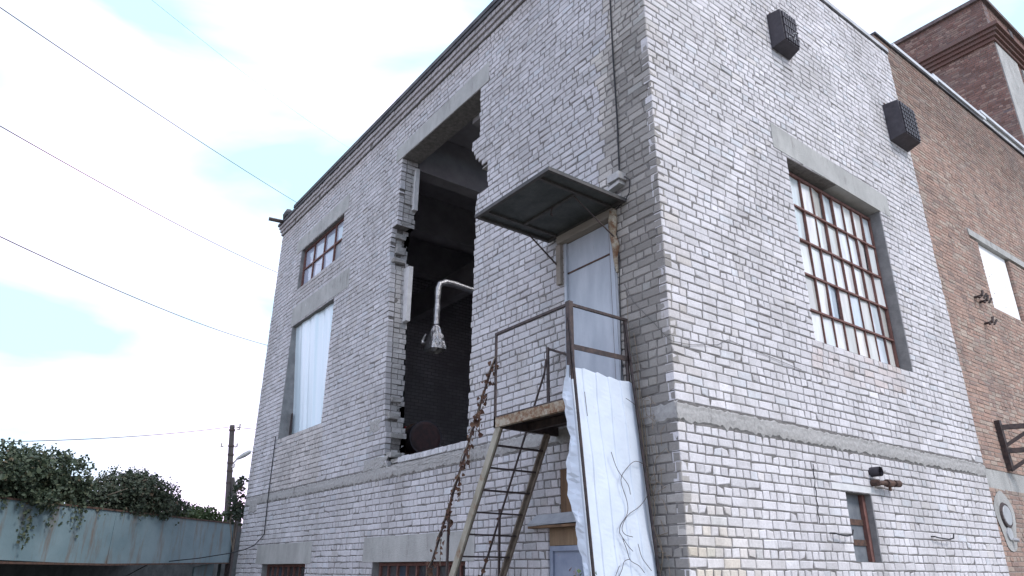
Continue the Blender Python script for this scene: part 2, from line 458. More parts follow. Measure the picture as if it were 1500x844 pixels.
# rough mortar band between storeys
def band(mb,P,u0,u1,rng):
    n=int((u1-u0)/.045)
    rows=[0,.12,.3,.5,.7,.88,1]
    jag0=[3.045+rng.gauss(0,.012)-max(0,rng.gauss(-.02,.03)) for _ in range(n+1)]
    jag1=[3.255+rng.gauss(0,.008) for _ in range(n+1)]
    vs=[]; 
    ph=rng.uniform(0,9)
    for i in range(n+1):
        u=u0+(u1-u0)*i/n
        for k,t in enumerate(rows):
            zz=jag0[i]+(jag1[i]-jag0[i])*t
            d=.004+.004*math.sin(u*2.1+ph+t*3)+rng.gauss(0,.0022)+(.007 if t<.6 else 0)
            if k in (0,len(rows)-1): d=-.02
            if k==1: d*=.8
            vs.append(P(u,d,zz))
    m=len(rows); fs=[(i*m+k,(i+1)*m+k,(i+1)*m+k+1,i*m+k+1) for i in range(n) for k in range(m-1)]
    mb.add(vs,fs)
mb=MB(); band(mb,P_left,-13.85,.012,random.Random(5)); mb.build('mortar_band','banddirty',bld)
mb=MB(); band(mb,P_right,-.012,7.3,random.Random(6)); mb.build('mortar_band','band',bld)
mb=MB(); rb=random.Random(8)
# rough smeared patch under the open bay
def patch(mb,P,uc,zc,w,h,rng,d0=.006):
    nu,nv=22,10
    def fn(a,b):
        e=min(a,1-a,b,1-b); r=1
        u=uc+(a-.5)*w*(1+.06*math.sin(b*9)); zz=zc+(b-.5)*h*(1+.12*math.sin(a*11+1))
        return P(u, (d0+rng.gauss(0,.003)) if e>.01 else -.015, zz)
    mb.grid(fn,nu,nv)
for a_ in ((-6.85,3.34,.9,.22,.004),(-6.95,4.02,.42,.26,.004),(-4.9,3.19,2.4,.12,.011),(-13.2,3.03,.6,.34,.013)):
    mb=MB(); patch(mb,P_left,*a_[:4],rb,a_[4]); mb.build('mortar_patch','band',bld)

# lintels
def lintel(x0,x1,z0,z1,z1b=None,depth=.38,joint=None,z0b=None):
    mb=MB(); z1b=z1b or z1; z0b=z0b or z0; p=-.006
    xs=[x0,x1] if joint is None else [x0,joint-.004,joint+.004,x1]
    for k in range(0,len(xs),2):
        a,b=xs[k],xs[k+1]
        f=lambda x,lo,hi: lo+(hi-lo)*(x-x0)/(x1-x0)
        mb.hexa([(a,p,f(a,z0,z0b)),(b,p,f(b,z0,z0b)),(b,depth,f(b,z0,z0b)),(a,depth,f(a,z0,z0b)),(a,p,f(a,z1,z1b)),(b,p,f(b,z1,z1b)),(b,depth,f(b,z1,z1b)),(a,depth,f(a,z1,z1b))])
    return mb.build('lintel','concrete',bld)
lintel(-12.44,-9.20,9.38,9.76,9.79)
lintel(-12.15,-8.76,7.295,7.765,joint=-9.10)
lintel(-6.90,-3.55,9.47,9.78,9.88)
lintel(-12.47,-9.28,1.725,2.125)
lintel(-7.0,-3.64,1.735,2.125)
mb=MB()
mb.hexa([(-.3,2.56,7.31),(.006,2.56,7.31),(.006,5.85,7.21),(-.3,5.85,7.21),(-.3,2.56,7.73),(.006,2.56,7.73),(.006,5.85,7.60),(-.3,5.85,7.60)])
mb.build('lintel','concrete',bld)
mb=MB(); mb.box(-.2,.008,2.70,3.70,2.555,2.635); mb.build('lintel','whitewash',bld)

# cornice of the long facade and caps
mb=MB(); cr=random.Random(21)
for k,(z0,pr) in enumerate(((10.47,.035),(10.57,.068),(10.67,.10))):
    u=-13.85-pr
    while u<.0:
        w=.129 if k!=1 else .258
        k_=cr.uniform(.82,1.); mb.tone=[x*k_ for x in (.47,.44,.45)]
        u1=min(u+w,0.)
        mb.box(u+.006,u1-.006,-pr+cr.gauss(0,.003),.3,z0+.006,z0+.094); u=u1
cornice=mb.build('cornice','brick',bld,tone=True)
mb=MB(); mb.box(-13.86,-.03,-.028,.3,10.46,10.775); mb.build('cornice_core','mortar',cornice)
mb=MB()
mb.box(-14.0,-.005,-.13,.6,10.775,10.85); 
mb.box(-12.75,-.005,-.15,.6,10.853,10.945)
mb.build('roof_edge','roofing',bld)
mb=MB(); mb.box(-13.9,-5.4,.61,7.3,10.60,10.84); mb.box(-1.0,-.4,.61,7.3,10.60,10.84); mb.box(-5.4,-1.0,.61,1.1,10.60,10.84); mb.box(-5.4,-1.0,6.5,7.3,10.60,10.84); mb.build('roof','roofing',bld)  # unseen gap added in the roof so daylight reaches the bay interior
mb=MB(); mb.box(-.42,.012,-.02,7.30,11.362,11.385,1); mb.box(-.42,.03,-.02,7.30,11.387,11.475); mb.build('parapet_cap',['cap','roofing'],bld)
mb=MB(); mb.box(-.4,-.012,.01,7.3,10.95,11.36); mb.build('parapet','mortar',bld)
# lump of torn roofing on the corner
mb=MB(); mb.tube([(-13.62,-.1,10.86),(-13.45,-.1,10.93),(-13.25,-.1,10.95),(-13.1,-.08,10.90)],[.03,.10,.11,.05],7); mb.build('torn_roofing','roofing',bld)

# far walls and interior
mb=MB()
mb.box(-13.83,-13.45,.41,7.3,0,10.6); mb.build('far_wall','innerbrick',bld)
mb=MB(); mb.box(-13.44,-.41,6.9,7.29,0,10.59); mb.build('rear_wall','innerbrick',bld)
mb=MB(); mb.box(-13.44,-.41,.41,6.89,3.0,3.2); mb.build('upper_floor','innerslab',bld)
mb=MB(); mb.box(-13.44,-5.4,.41,6.89,10.35,10.59); mb.box(-1.0,-.41,.41,6.89,10.35,10.59); mb.box(-5.4,-1.0,.41,1.1,10.35,10.59); mb.box(-5.4,-1.0,6.5,6.89,10.35,10.59); mb.build('ceiling','innerslab',bld)  # ceiling left open under the added roof gap, to light the interior
for x in (-11.6,-9.3,-6.86,-4.5,-2.2):
    mb=MB(); mb.box(x-.16,x+.16,.405,6.88,9.36,10.34); mb.build('ceiling_beam','innerslab',bld)
mb=MB(); mb.box(-13.43,-.42,3.9,4.15,8.6,9.34); mb.build('ceiling_beam','innerslab',bld)
# pale boards left on the broken jamb
mb=MB(); mb.box(-6.95,-6.60,.30,.39,6.0,7.12); mb.build('plaster_strip','whitewash',bld)
mb=MB(); mb.box(-6.90,-6.575,.30,.39,8.35,9.30); mb.build('plaster_strip','whitewash',bld)
# broken mortar lumps at ragged edges
mb=MB(); lr=random.Random(31)
def lump(c,s):
    vs=[]
    for k in range(8):
        sx=-1 if k in (0,3,4,7) else 1; sy=-1 if k in (0,1,4,5) else 1; sz=-1 if k<4 else 1
        vs.append((c[0]+sx*s[0]*lr.uniform(.6,1.),c[1]+sy*s[1]*lr.uniform(.6,1.),c[2]+sz*s[2]*lr.uniform(.6,1.)))
    mb.hexa(vs)
for c,s in (((-6.75,.18,8.02),(.10,.16,.05)),((-6.86,.2,7.80),(.07,.14,.06)),((-6.88,.22,7.5),(.06,.12,.08)),((-6.80,.17,7.24),(.10,.17,.035)),
            ((-6.93,.03,7.2),(.03,.03,.10)),((-3.56,.06,7.90),(.07,.06,.045)),((-3.66,.1,7.82),(.08,.08,.03)),((-6.55,.15,4.15),(.07,.13,.06)),((-6.50,.2,3.8),(.06,.13,.05)),
            ((-6.56,.2,4.45),(.05,.13,.05)),((-6.40,.15,3.45),(.10,.14,.05)),((-6.15,.12,3.32),(.14,.12,.04))):
    mb=MB(); lump(c,s); mb.build('broken_masonry','band',bld)
# loose sill bricks
mb=MB(); 
x=-5.97
while x<-3.95:
    w=.118*lr.uniform(.92,1.05); k_=lr.uniform(1.,1.25); mb.tone=[v*k_ for v in (.52,.52,.54)]
    brick(mb,P_left,x+.005,x+w-.005,3.262,3.345+lr.uniform(-.008,.018),lr,proud=.012); x+=w
mb.build('sill','brick',bld,tone=True)

# window of long facade, upper
def win_left(x0,x1,z0,z1,y,cols,rows,fmat,pmat,bar=.035,miss=(),label=None,split=None):
    fr=MB(); w=bar; e=.05
    fr.box(x0,x1,y-.03,y+.03,z0,z0+e); fr.box(x0,x1,y-.03,y+.03,z1-e,z1)
    fr.box(x0,x0+e,y-.03,y+.03,z0+e+.001,z1-e-.001); fr.box(x1-e,x1,y-.03,y+.03,z0+e+.001,z1-e-.001)
    xs=[x0+(x1-x0)*i/cols for i in range(cols+1)]; zs=[z0+(z1-z0)*j/rows for j in range(rows+1)]
    if split: zs=split
    for x in xs[1:-1]: fr.box(x-w/2,x+w/2,y-.025,y+.025,z0+e+.001,z1-e-.001)
    for zz in zs[1:-1]: fr.box(x0+e+.001,x1-e-.001,y-.027,y+.027,zz-w/2,zz+w/2)
    f=fr.build('window',fmat,bld)
    if label: tag(f,label)
    pn=MB()
    for i in range(cols):
        for j in range(rows):
            t=random.Random(i*7+j).gauss(0,.006)
            yy=y+.012 if (i,j) not in miss else y+.04
            if (i,j) in miss: continue
            pn.hexa([(xs[i]+.01,yy+t,zs[j]+.01),(xs[i+1]-.01,yy-t,zs[j]+.01),(xs[i+1]-.01,yy-t+.004,zs[j]+.01),(xs[i]+.01,yy+t+.004,zs[j]+.01),
                     (xs[i]+.01,yy-t,zs[j+1]-.01),(xs[i+1]-.01,yy+t,zs[j+1]-.01),(xs[i+1]-.01,yy+t+.004,zs[j+1]-.01),(xs[i]+.01,yy-t+.004,zs[j+1]-.01)])
    pn.build('pane',pmat,f)
    for (i,j) in miss:
        pn=MB(); pn.box(xs[i]+.01,xs[i+1]-.01,y+.02,y+.024,zs[j]+.01,zs[j+1]-.01); tag(pn.build('pane','greysheet',f),'dull grey window pane')  # a pane like the others, in plain grey without the painted sky tone
    return f
win_left(-12.05,-9.43,8.265,9.375,.12,4,2,'framebrown','panesky',miss=((3,0),),label='brown framed window high under the roof')
mb=MB(); mb.box(-12.15,-12.052,.012,.30,8.27,9.37); mb.build('reveal','render',bld)
win_left(-12.04,-9.54,.62,1.72,.16,8,2,'framebrown','panedark')
win_left(-6.64,-3.87,.62,1.73,.16,9,2,'framebrown','panedark',bar=.04)
mb=MB(); mb.box(-12.12,-12.045,.014,.30,.6,1.72); mb.build('reveal','render',bld)
mb=MB(); mb.box(-6.72,-6.645,.014,.30,.6,1.73); mb.build('reveal','render',bld)
# sheet metal closing the tall bay
mb=MB()
def sh(a,b):
    x=-12.06+2.6*a
    return (x,.10+.23*(1-b)+.012*math.sin(a*23)+.010*math.sin(a*9+1)+.006*math.sin(b*5+a*4)+ .004*math.sin(a*60),4.46+2.86*b)
mb.grid(sh,90,10); shp=mb.build('sheet_infill','bluesheet',bld,smooth=True)
mb=MB(); mb.box(-12.16,-12.055,.012,.30,4.462,7.29); mb.build('reveal','render',bld)
mb=MB(); mb.box(-12.03,-11.96,.24,.26,4.47,5.1); mb.build('broken_batten','darkmetal',shp)

# tall window of the end wall
def win_right(y0,y1,z0,z1a,z1b,x,cols,rows):
    fr=MB(); e=.045
    top=lambda y: z1a+(z1b-z1a)*(y-y0)/(y1-y0)
    fr.bar((x,y0,z0+e/2),(x,y1,z0+e/2),.05,e); fr.bar((x,y0,z1a),(x,y1,z1b),.05,e)
    ys=[y0+(y1-y0)*i/cols for i in range(cols+1)]
    for i,y in enumerate(ys):
        w=.017 if 0<i<cols else .038
        y=min(max(y,y0+.025),y1-.025)
        fr.box(x-.02,x+.02,y-w/2,y+w/2,z0+e,top(y)-.02)
    H=lambda y,j: z0+(top(y)-z0)*j/rows
    for j in range(1,rows): fr.bar((x+.003,y0+.02,H(y0,j)),(x+.003,y1-.02,H(y1,j)),.052,.027)
    f=fr.build('window','framebrown',bld); tag(f,'tall rust brown steel window of forty five panes')
    pn=MB(); rr=random.Random(4)
    for i in range(cols):
        for j in range(rows):
            t=rr.gauss(0,.012); t2=rr.gauss(0,.006)
            a,b=ys[i]+.008,ys[i+1]-.008
            za,zb,zc,zd=H(a,j)+.012,H(b,j)+.012,H(b,j+1)-.012,H(a,j+1)-.012
            xx=x-.012
            pn.hexa([(xx+t,a,za),(xx-t+t2,b,zb),(xx-t+t2-.004,b,zb),(xx+t-.004,a,za),(xx+t-t2,a,zd),(xx-t,b,zc),(xx-t-.004,b,zc),(xx+t-t2-.004,a,zd)])
    pn.build('pane','panefrost',f)
win_right(2.875,5.50,4.465,7.20,7.13,-.20,9,5)
mb=MB(); mb.box(-.35,-.012,5.505,5.60,4.462,7.22); mb.build('reveal','render',bld)
mb=MB(); mb.box(-.35,-.10,2.80,2.868,4.462,7.28); mb.build('reveal','render',bld)
mb=MB(); mb.box(-.02,.010,4.2,4.3,4.40,4.41); 
# small barred opening at the bottom of the end wall
mb=MB(); mb.box(-.16,-.14,3.0,3.6,1.745,2.55); sm=mb.build('shutter','darksheet',bld); tag(sm,'small grey metal shutter with rusty straps')
mb=MB(); mb.box(-.14,-.09,3.53,3.60,1.745,2.552); mb.build('frame','framebrown',sm)
mb=MB(); mb.box(-.138,-.125,3.0,3.53,2.17,2.24); mb.box(-.138,-.125,3.0,3.53,1.93,2.0); mb.build('strap','rust',sm)
mb=MB(); mb.box(-.3,-.012,3.603,3.66,1.742,2.552); mb.build('reveal','render',bld)

# upper door
mb=MB(); mb.box(-1.70,-.84,.035,.07,3.27,5.65); 
door=mb.build('door','doorgrey',bld); tag(door,'pale grey steel door at the stair landing')
mb=MB(); mb.box(-1.70,-1.655,.0,.06,3.27,5.655); mb.box(-.84,-.775,-.004,.06,3.27,5.655); mb.build('frame','doorgrey',door)
mb=MB(); mb.bar((-1.655,.03,5.225),(-.85,.03,5.225),.012,.02); mb.box(-.85,-.838,.0,.034,3.27,5.65); mb.build('seam','rust',door)
mb=MB(); mb.hexa([(-1.76,-.07,5.66),(-.70,-.07,5.655),(-.70,.2,5.655),(-1.76,.2,5.66),(-1.76,-.07,5.765),(-.70,-.07,5.76),(-.70,.2,5.76),(-1.76,.2,5.765)]); mb.build('door_lintel','oldbeam',bld)
mb=MB(); mb.box(-1.80,-1.715,-.05,.05,5.09,5.655); mb.build('door_post','oldbeam',bld)
mb=MB(); mb.tube([(-.735,-.02,5.74),(-.72,-.05,5.6),(-.735,-.04,5.4),(-.70,-.04,5.25),(-.73,-.02,5.08),(-.72,-.01,4.92)],[.05,.06,.045,.05,.03,.02],7); mb.build('foam_seal','rustpaint',bld)
mb=MB(); mb.box(-.772,-.737,-.002,.05,3.27,4.95); mb.build('door_jamb','greysheet',bld)

# lower door with boards and a little hood
mb=MB(); mb.box(-1.86,-1.0,.012,.05,2.11,2.74); mb.build('boarding','woodbrown',bld)
mb=MB(); mb.box(-2.10,-1.0,.03,.06,1.89,2.098); mb.build('boarding','wood',bld)
mb=MB(); mb.box(-2.10,-1.05,.06,.09,.02,1.885); ld=mb.build('door','bluedoor',bld); tag(ld,'dull blue lower door behind the leaning sheet')
mb=MB(); 
mb.box(-2.10,-2.045,.03,.06,.02,1.885); mb.box(-2.045,-1.05,.03,.06,1.83,1.885); mb.build('frame','bluedoor',ld)
mb=MB(); mb.hexa([(-2.36,-.10,2.115),(-1.1,-.10,2.13),(-1.1,.0,2.235),(-2.30,.0,2.225),(-2.36,-.10,2.135),(-1.1,-.10,2.15),(-1.1,.0,2.255),(-2.30,.0,2.245)],0)
mb.box(-2.36,-1.1,-.095,.0,2.085,2.112,1); mb.build('door_hood',['greysheet','woodbrown'],bld)

# ================================================================== CANOPY
can=thing('door_canopy','flat dark sheet metal canopy above the upper door','canopy',(-1.25,-.6,5.79))
mb=MB(); mb.box(-1.985,-.507,-1.235,-.004,5.812,5.822); mb.build('roof_sheet','canopy',can)
mb=MB()
for a,b in (((-1.985,-1.235),(-.507,-1.235)),((-1.985,-.06),(-.507,-.06))):
    mb.box(a[0],b[0],a[1],a[1]+.045,5.775,5.811)
for x in (-1.985,-.552): mb.box(x,x+.045,-1.188,-.062,5.775,5.811)
mb.build('frame','canopyframe',can)
for x in (-.76,-1.80): 
    mb=MB(); mb.box(x,x+.04,-1.186,-.064,5.78,5.81); mb.build('rib','canopyframe',can)
mb=MB(); mb.box(-1.755,-.765,-.62,-.58,5.782,5.81); mb.build('rib','canopyframe',can)
mb=MB(); mb.tube([(-1.94,-.40,5.78),(-1.78,-.02,5.35)],.011,6); mb.build('brace','darkmetal',can)
mb=MB(); mb.tube([(-.80,-.60,5.78),(-.69,-.02,5.33)],.009,6); mb.build('brace','darkmetal',can)
mb=MB(); mb.tube([(-1.18,-.62,5.8),(-1.19,-.64,5.68),(-1.17,-.63,5.66),(-1.16,-.66,5.72)],.008,5); mb.build('lamp_hook','darkmetal',can)

# ================================================================== STAIR
st=thing('steel_stair','steep rusty steel stair with landing and handrails at the grey door','stair',(-1.25,-.47,0))
X0,X1,Y0=-1.905,-.59,-.945
mb=MB()
mb.box(X0,X1,Y0,Y0+.05,3.135,3.245); mb.box(X0,X0+.05,Y0+.051,-.01,3.137,3.243,1); mb.box(X1-.05,X1,Y0+.051,-.01,3.137,3.243,1)
mb.box(X0,X1,Y0,-.01,3.247,3.262,1)
mb.bar((X0+.05,-.45,3.19),(X1-.05,-.45,3.19),.05,.09,mi=1)
mb.build('landing',['rustpaint','darkmetal'],st)
sx=lambda z: -1.849-(3.102-z)*.557
mb=MB(); mb.bar((sx(3.14),Y0+.02,3.14),(sx(0),Y0+.02,0),.022,.095,up=(1,0,.5)); mb.bar((sx(3.14)+.02,Y0+.045,3.12),(sx(0)+.02,Y0+.045,0),.03,.02,up=(1,0,.5),mi=1); o=mb.build('stringer',['stringer','stringerdark'],st)
mb=MB(); mb.bar((sx(3.14),-.20,3.14),(sx(0),-.20,0),.022,.095,up=(1,0,.5)); mb.bar((sx(3.14),-.235,3.14),(sx(0),-.235,0),.04,.02,up=(1,0,.5)); mb.build('stringer','stringerdark',st)
z=2.945
while z>.1:
    mb=MB(); mb.bar((sx(z)+.01,Y0+.03,z),(sx(z)+.01,-.21,z),.05 if int(z*4)%2 else .035,.018); mb.build('tread','darkmetal',st); z-=.2365
def post(a,b,w=.045): 
    mb=MB(); mb.angle(a,b,w,.007,(1,0,0),(0,1,0)); mb.bar((a[0]+w/2,a[1]+w/2,a[2]),(b[0]+w/2,b[1]+w/2,b[2]),w*.5,w*.5,up=(0,1,0)); mb.build('post','darkmetal',st)
post((X0,Y0,3.13),(X0,Y0,4.27),.032)
mb=MB(); mb.box(X1-.01,X1+.055,Y0-.01,Y0+.045,3.13,4.29); mb.build('post','darkmetal',st)
post((X0,-.15,3.26),(X0,-.15,4.245),.04)
post((X1,-.10,3.26),(X1,-.10,4.27),.04)
mb=MB(); mb.bar((X0,Y0+.012,4.262),(X1,Y0+.012,4.262),.028,.028); mb.build('rail','darkmetal',st)
mb=MB(); mb.bar((X1+.02,Y0+.04,4.262),(X1+.02,-.06,4.262),.028,.03); mb.build('rail','darkmetal',st)
mb=MB(); mb.bar((X1+.035,Y0+.04,3.79),(X1+.035,-.06,3.80),.012,.055); mb.build('rail','darkmetal',st)
mb=MB(); mb.bar((X0,-.13,4.235),(-1.66,-.02,4.12),.028,.028); mb.build('rail','darkmetal',st)
hx=lambda z: -1.925-(3.93-z)*.547
mb=MB(); mb.tube([(X0+.01,Y0,3.95),(hx(3.88),Y0,3.88),(hx(.95),Y0,.95)],.015,7); mb.build('handrail','darkmetal',st)
mb=MB(); mb.tube([(X0+.02,-.17,4.08),(hx(3.9)+.06,-.2,3.9),(hx(.95)+.06,-.2,.95)],.014,7); mb.build('handrail','darkmetal',st)
for y in (Y0,-.2):
    for zz in (1.40,.35):
        x=sx(zz); ztop=3.93-(-1.925-x)/.547
        mb=MB(); mb.box(x-.012,x+.012,y-.012,y+.012,zz,ztop); mb.build('baluster','darkmetal',st)
# slanting bars that pin the sheet
bx=lambda z: -.543+(3.963-z)*.099
mb=MB(); mb.angle((bx(4.1),Y0-.02,4.1),(bx(0),Y0-.02,0),.034,.008,(1,0,.1),(0,1,0)); mb.build('slanting_bar','darkmetal',st)
mb=MB(); mb.angle((bx(4.24),-.11,4.24),(bx(0),-.11,0),.034,.008,(1,0,.1),(0,1,0)); mb.build('slanting_bar','darkmetal',st)

# ================================================================== LEANING SHEET
mb=MB(); sr=random.Random(9)
NV=70
def prof(z):
    """points across the sheet at height z: flange edge, fold, ribs, far edge"""
    b=bx(z)-.035
    wav=.034*math.sin(z*3.1+.6)+.022*math.sin(z*8.3)+.012*math.sin(z*17.+1)+.010*math.sin(z*39.)
    narrow=.15-.055*max(0,(2.6-z))
    top=max(0,(z-3.3)/.3)
    fl=max(.02,narrow+wav)*(1-.75*top)
    pts=[(b-fl,Y0-.015+.02*math.sin(z*5)),(b-fl*.5,Y0-.02+.022*math.sin(z*11+1)+.012*math.sin(z*27)),(b-.012,Y0-.01)]
    ys=[-.90,-.80,-.79,-.765,-.755,-.62,-.61,-.585,-.575,-.44,-.43,-.405,-.395,-.26,-.25,-.225,-.215,-.12,-.09,-.05,-.02]
    for i,y in enumerate(ys):
        rib = i in (2,3,6,7,10,11,14,15)
        d=(.010 if rib else 0)+.012*math.sin(z*2.2+y*4)+.008*math.sin(z*5.5+y*9)+.004*math.sin(z*13+y*21)*math.sin(z*4.3)+.02*max(0,(z-3.2))*math.sin(y*6)
        pts.append((b+d,y))
    pts[-1]=(pts[-1][0]-.045,pts[-1][1])
    return pts
rows=[]
for j in range(NV+1):
    t=j/NV
    z=3.57*(1-t)
    row=prof(z)
    rows.append([(x,y,z+ (.05*(y+.945)*(-1) + .012*math.sin(y*31) if j==0 else 0)) for x,y in row])
m=len(rows[0]); mb.add([p for r_ in rows for p in r_],[(j*m+k,j*m+k+1,(j+1)*m+k+1,(j+1)*m+k) for j in range(NV) for k in range(m-1)])
sheet=mb.build('corrugated_sheet','whitesheet',None,smooth=False)
tag(sheet,'tall white ribbed metal sheet leaning against the stair landing','metal sheet')
so=sheet.modifiers.new('thick','SOLIDIFY'); so.thickness=.003

# ================================================================== things on the walls
# junction box over the door and its riser cable
jb=thing('junction_box','small dirty white insulator box right above the door canopy','junction box',(-.6,-.06,6.0))
mb=MB(); mb.hexa([(-.93,-.10,5.96),(-.53,-.10,6.02),(-.53,-.003,6.02),(-.93,-.003,5.96),(-.93,-.10,6.00),(-.53,-.10,6.07),(-.53,-.003,6.07),(-.93,-.003,6.00)]); mb.build('arm','porcelain',jb)
mb=MB(); mb.box(-.70,-.50,-.13,-.003,6.075,6.17); mb.build('cover','porcelain',jb)
for x in (-.86,-.76): 
    mb=MB(); mb.tube([(x,-.06,6.0),(x,-.06,6.08)],[.028,.022],8); mb.build('insulator','porcelain',jb)
mb=MB(); mb.tube([(-.583,-.02,11.0),(-.580,-.02,9.2),(-.588,-.02,8.0),(-.578,-.02,7.0),(-.583,-.03,6.17)],.011,6)
tag(mb.build('riser_cable','cable'),'black cable running straight down to the insulator box','cable')
mb=MB(); mb.tube([(-.50,-.03,6.12),(-.40,-.05,6.02),(-.43,-.04,5.86),(-.52,-.02,5.80),(-.70,-.02,5.74),(-.70,-.02,5.5),(-.68,-.02,5.1),(-.70,-.02,4.5),(-.735,-.02,3.6)],.007,5)
tag(mb.build('door_cable','cable'),'thin cable looping from the insulator box down the door jamb','cable')
mb=MB(); mb.tube([(-.63,-.01,4.75),(-.50,-.012,4.48),(-.2,-.012,4.13),(-.03,-.012,3.92),(.02,.0,3.88),(.015,.3,3.9),(.012,.77,3.99),(.012,.97,4.09),(.014,1.30,4.06),(.012,1.67,4.035),(.012,2.41,3.975)],.0032,5)
tag(mb.build('slack_wire','wire'),'thin slack wire wrapped round the corner below the tall window','cable')
mb=MB(); mb.tube([(-12.16,-.02,4.55),(-12.15,-.02,3.6),(-12.12,-.025,3.0),(-12.085,-.02,2.36),(-12.2,-.03,2.28),(-12.6,-.05,2.12),(-13.0,-.15,2.03),(-13.9,-.2,1.97),(-14.6,-.7,1.86),(-15.4,-1.6,1.74),(-15.9,-2.4,1.2)],.011,6)
tag(mb.build('facade_cable','cable'),'black cable dropping beside the sheet covered bay and sagging off left','cable')
# louvred vents
def vent(name,label,y0,y1,z0,z1,dp,ribs,dots):
    t=thing(name,label,'vent',(0.0,(y0+y1)/2,z0),'black louvred vent boxes on the end wall')
    mb=MB(); mb.hexa([(.004,y0,z0),(dp,y0+.04,z0+.06),(dp,y1-.04,z0+.06),(.004,y1,z0),(.004,y0,z1),(dp,y0+.02,z1-.02),(dp,y1-.02,z1-.02),(.004,y1,z1)])
    mb.build('casing','black',t)
    mb=MB()
    for k in range(ribs):
        y=y0+.05+(y1-y0-.1)*(k+.5)/ribs; w=(y1-y0-.1)/ribs*.32
        mb.box(dp-.01,dp+.022,y-w,y+w,z0+.08,z1-.04)
    for k in range(3 if dots else 6):
        zz=z0+.12+(z1-z0-.2)*(k+.5)/(3 if dots else 6)
        mb.box(dp+.012,dp+.030,y0+.05,y1-.05,zz-.008,zz+.008)
    mb.build('louvre','black',t)
    for y in (y0+.08,y1-.12):
        mb=MB(); mb.box(.002,.012,y,y+.04,z1,z1+.09); mb.box(.002,dp*.6,y,y+.04,z1+.002,z1+.010); mb.build('bracket','rust',t)
    return t
v=vent('wall_vent','black louvred vent box high on the white wall, left of the other one',2.94,3.42,9.27,9.93,.22,6,True)
mb=MB(); vr=random.Random(2)
for k in range(7):
    y=3.05+vr.random()*.26; zz=9.36+vr.random()*.26; mb=MB(); mb.box(.235,.256,y,y+.02,zz,zz+.02); mb.build('clip','cap',v)
vent('wall_vent','black louvred vent box straddling the seam of white and red brick',6.51,7.17,9.0,9.78,.27,6,False)
# pipe stubs, hooks
def lathe_x(mb,y,z,x0,x1,r,n=12,inner=None):
    mb.tube([(x0,y,z),(x1,y,z)],r,n)
t=thing('pipe_stub','short black open pipe end poking out of white wall','pipe',(0,3.70,2.83))
mb=MB(); mb.tube([(-.02,3.70,2.83),(.13,3.70,2.83)],.062,12,cap=False); mb.tube([(.13,3.70,2.83),(.13,3.70,2.83)],[.062,.045],12,cap=False); mb.tube([(.0,3.70,2.83),(.13,3.70,2.83)],.045,12,cap=False); mb.tube([(.0,3.7,2.83),(.001,3.7,2.83)],.06,12); mb.build('pipe','black',t,smooth=True)
t=thing('pipe_valve','rusty brown pipe with coupling running sideways from the wall','pipe',(0,3.67,2.69))
mb=MB(); mb.tube([(-.02,3.67,2.69),(.10,3.67,2.69)],.042,10); mb.tube([(.10,3.63,2.685),(.12,4.12,2.705)],.030,10); mb.tube([(.108,3.83,2.692),(.112,3.95,2.698)],.05,8); mb.tube([(.115,4.02,2.70),(.12,4.14,2.705)],.045,10); mb.build('pipe','rust',t)
mb=MB(); mb.tube([(.11,3.89,2.69),(.11,3.90,2.60)],.02,8); mb.build('valve_stem','rust',t)
for lab,ya,yb,zz in (('bent iron hook in white wall just left of the small shutter',2.50,2.87,2.03),('bent iron hook in white wall between the small shutter and red brick',4.98,5.49,2.07)):
    mb=MB(); mb.tube([(-.02,ya+.02,zz+.015),(.05,ya+.03,zz+.012),(.06,ya+.1,zz),(.07,yb-.12,zz-.012),(.09,yb-.03,zz+.005),(.09,yb,zz+.06)],.010,6)
    tag(mb.build('wall_hook','cable'),lab,'hook','iron hooks low on the end wall')
mb=MB(); kr=random.Random(14)
pts=[(.006,2.36+.012*math.sin(i*1.9)-.003*i,2.82-.045*i) for i in range(16)]
mb.tube(pts,[.003+.003*kr.random() for _ in pts],5); tag(mb.build('hanging_wire','cable'),'short black wire stuck along a crack in the white wall','wire')
# roof drain stub at far corner
mb=MB(); mb.tube([(-13.55,.3,10.80),(-13.62,-.12,10.80),(-13.68,-.5,10.80)],.055,8); 
rp=mb.build('roof_pipe','darkmetal'); tag(rp,'dark pipe end sticking out at the far roof corner','pipe')

# ================================================================== inside the open bay
t=thing('foil_duct','shiny foil wrapped exhaust duct with hood hanging inside the bay','duct',(-6.66,1.0,5.5))
mb=MB(); fr_=random.Random(17)
pth=[(-6.63,1.65,6.98),(-6.63,1.35,7.0),(-6.63,1.15,6.99),(-6.64,1.03,6.93),(-6.65,1.0,6.82)]+[(-6.65-.0015*i,1.0,6.82-.075*i) for i in range(1,11)]
mb.tube([(-6.6,3.6,6.9)]+pth,[.07]+[.066+fr_.uniform(-.008,.008) for _ in pth],12)
mb.build('pipe','foil',t,smooth=False)
mb=MB()
def hood(a,b):
    th=a*2*math.pi; k=b
    r=.07+(.29-.07)*k**.8
    w=fr_.uniform(-.018,.018)*(1 if .05<b<.97 and 0<a<1 else 0)
    sq=1/max(abs(math.cos(th)),abs(math.sin(th)))*.55+.45
    r=r*sq*.78+w
    return (-6.67+r*math.cos(th),1.0+r*math.sin(th)*.8,6.07-.52*b)
mb.grid(hood,28,9); mb.build('hood','foil',t)
mb=MB(); mb.tube([(-6.86,.9,5.92),(-6.95,.88,5.80),(-6.93,.89,5.72),(-6.84,.9,5.74)],[.02,.045,.05,.02],7); mb.build('foil_flap','foil',t)
mb=MB(); mb.tube([(-6.63,2.1,7.02),(-6.66,2.1,9.36)],.008,5); mb.build('hanger','darkmetal',t)
mb=MB(); mb.tube([(-6.62,2.06,6.965),(-6.62,2.14,6.96)],.078,12); mb.build('clamp','darkmetal',t)
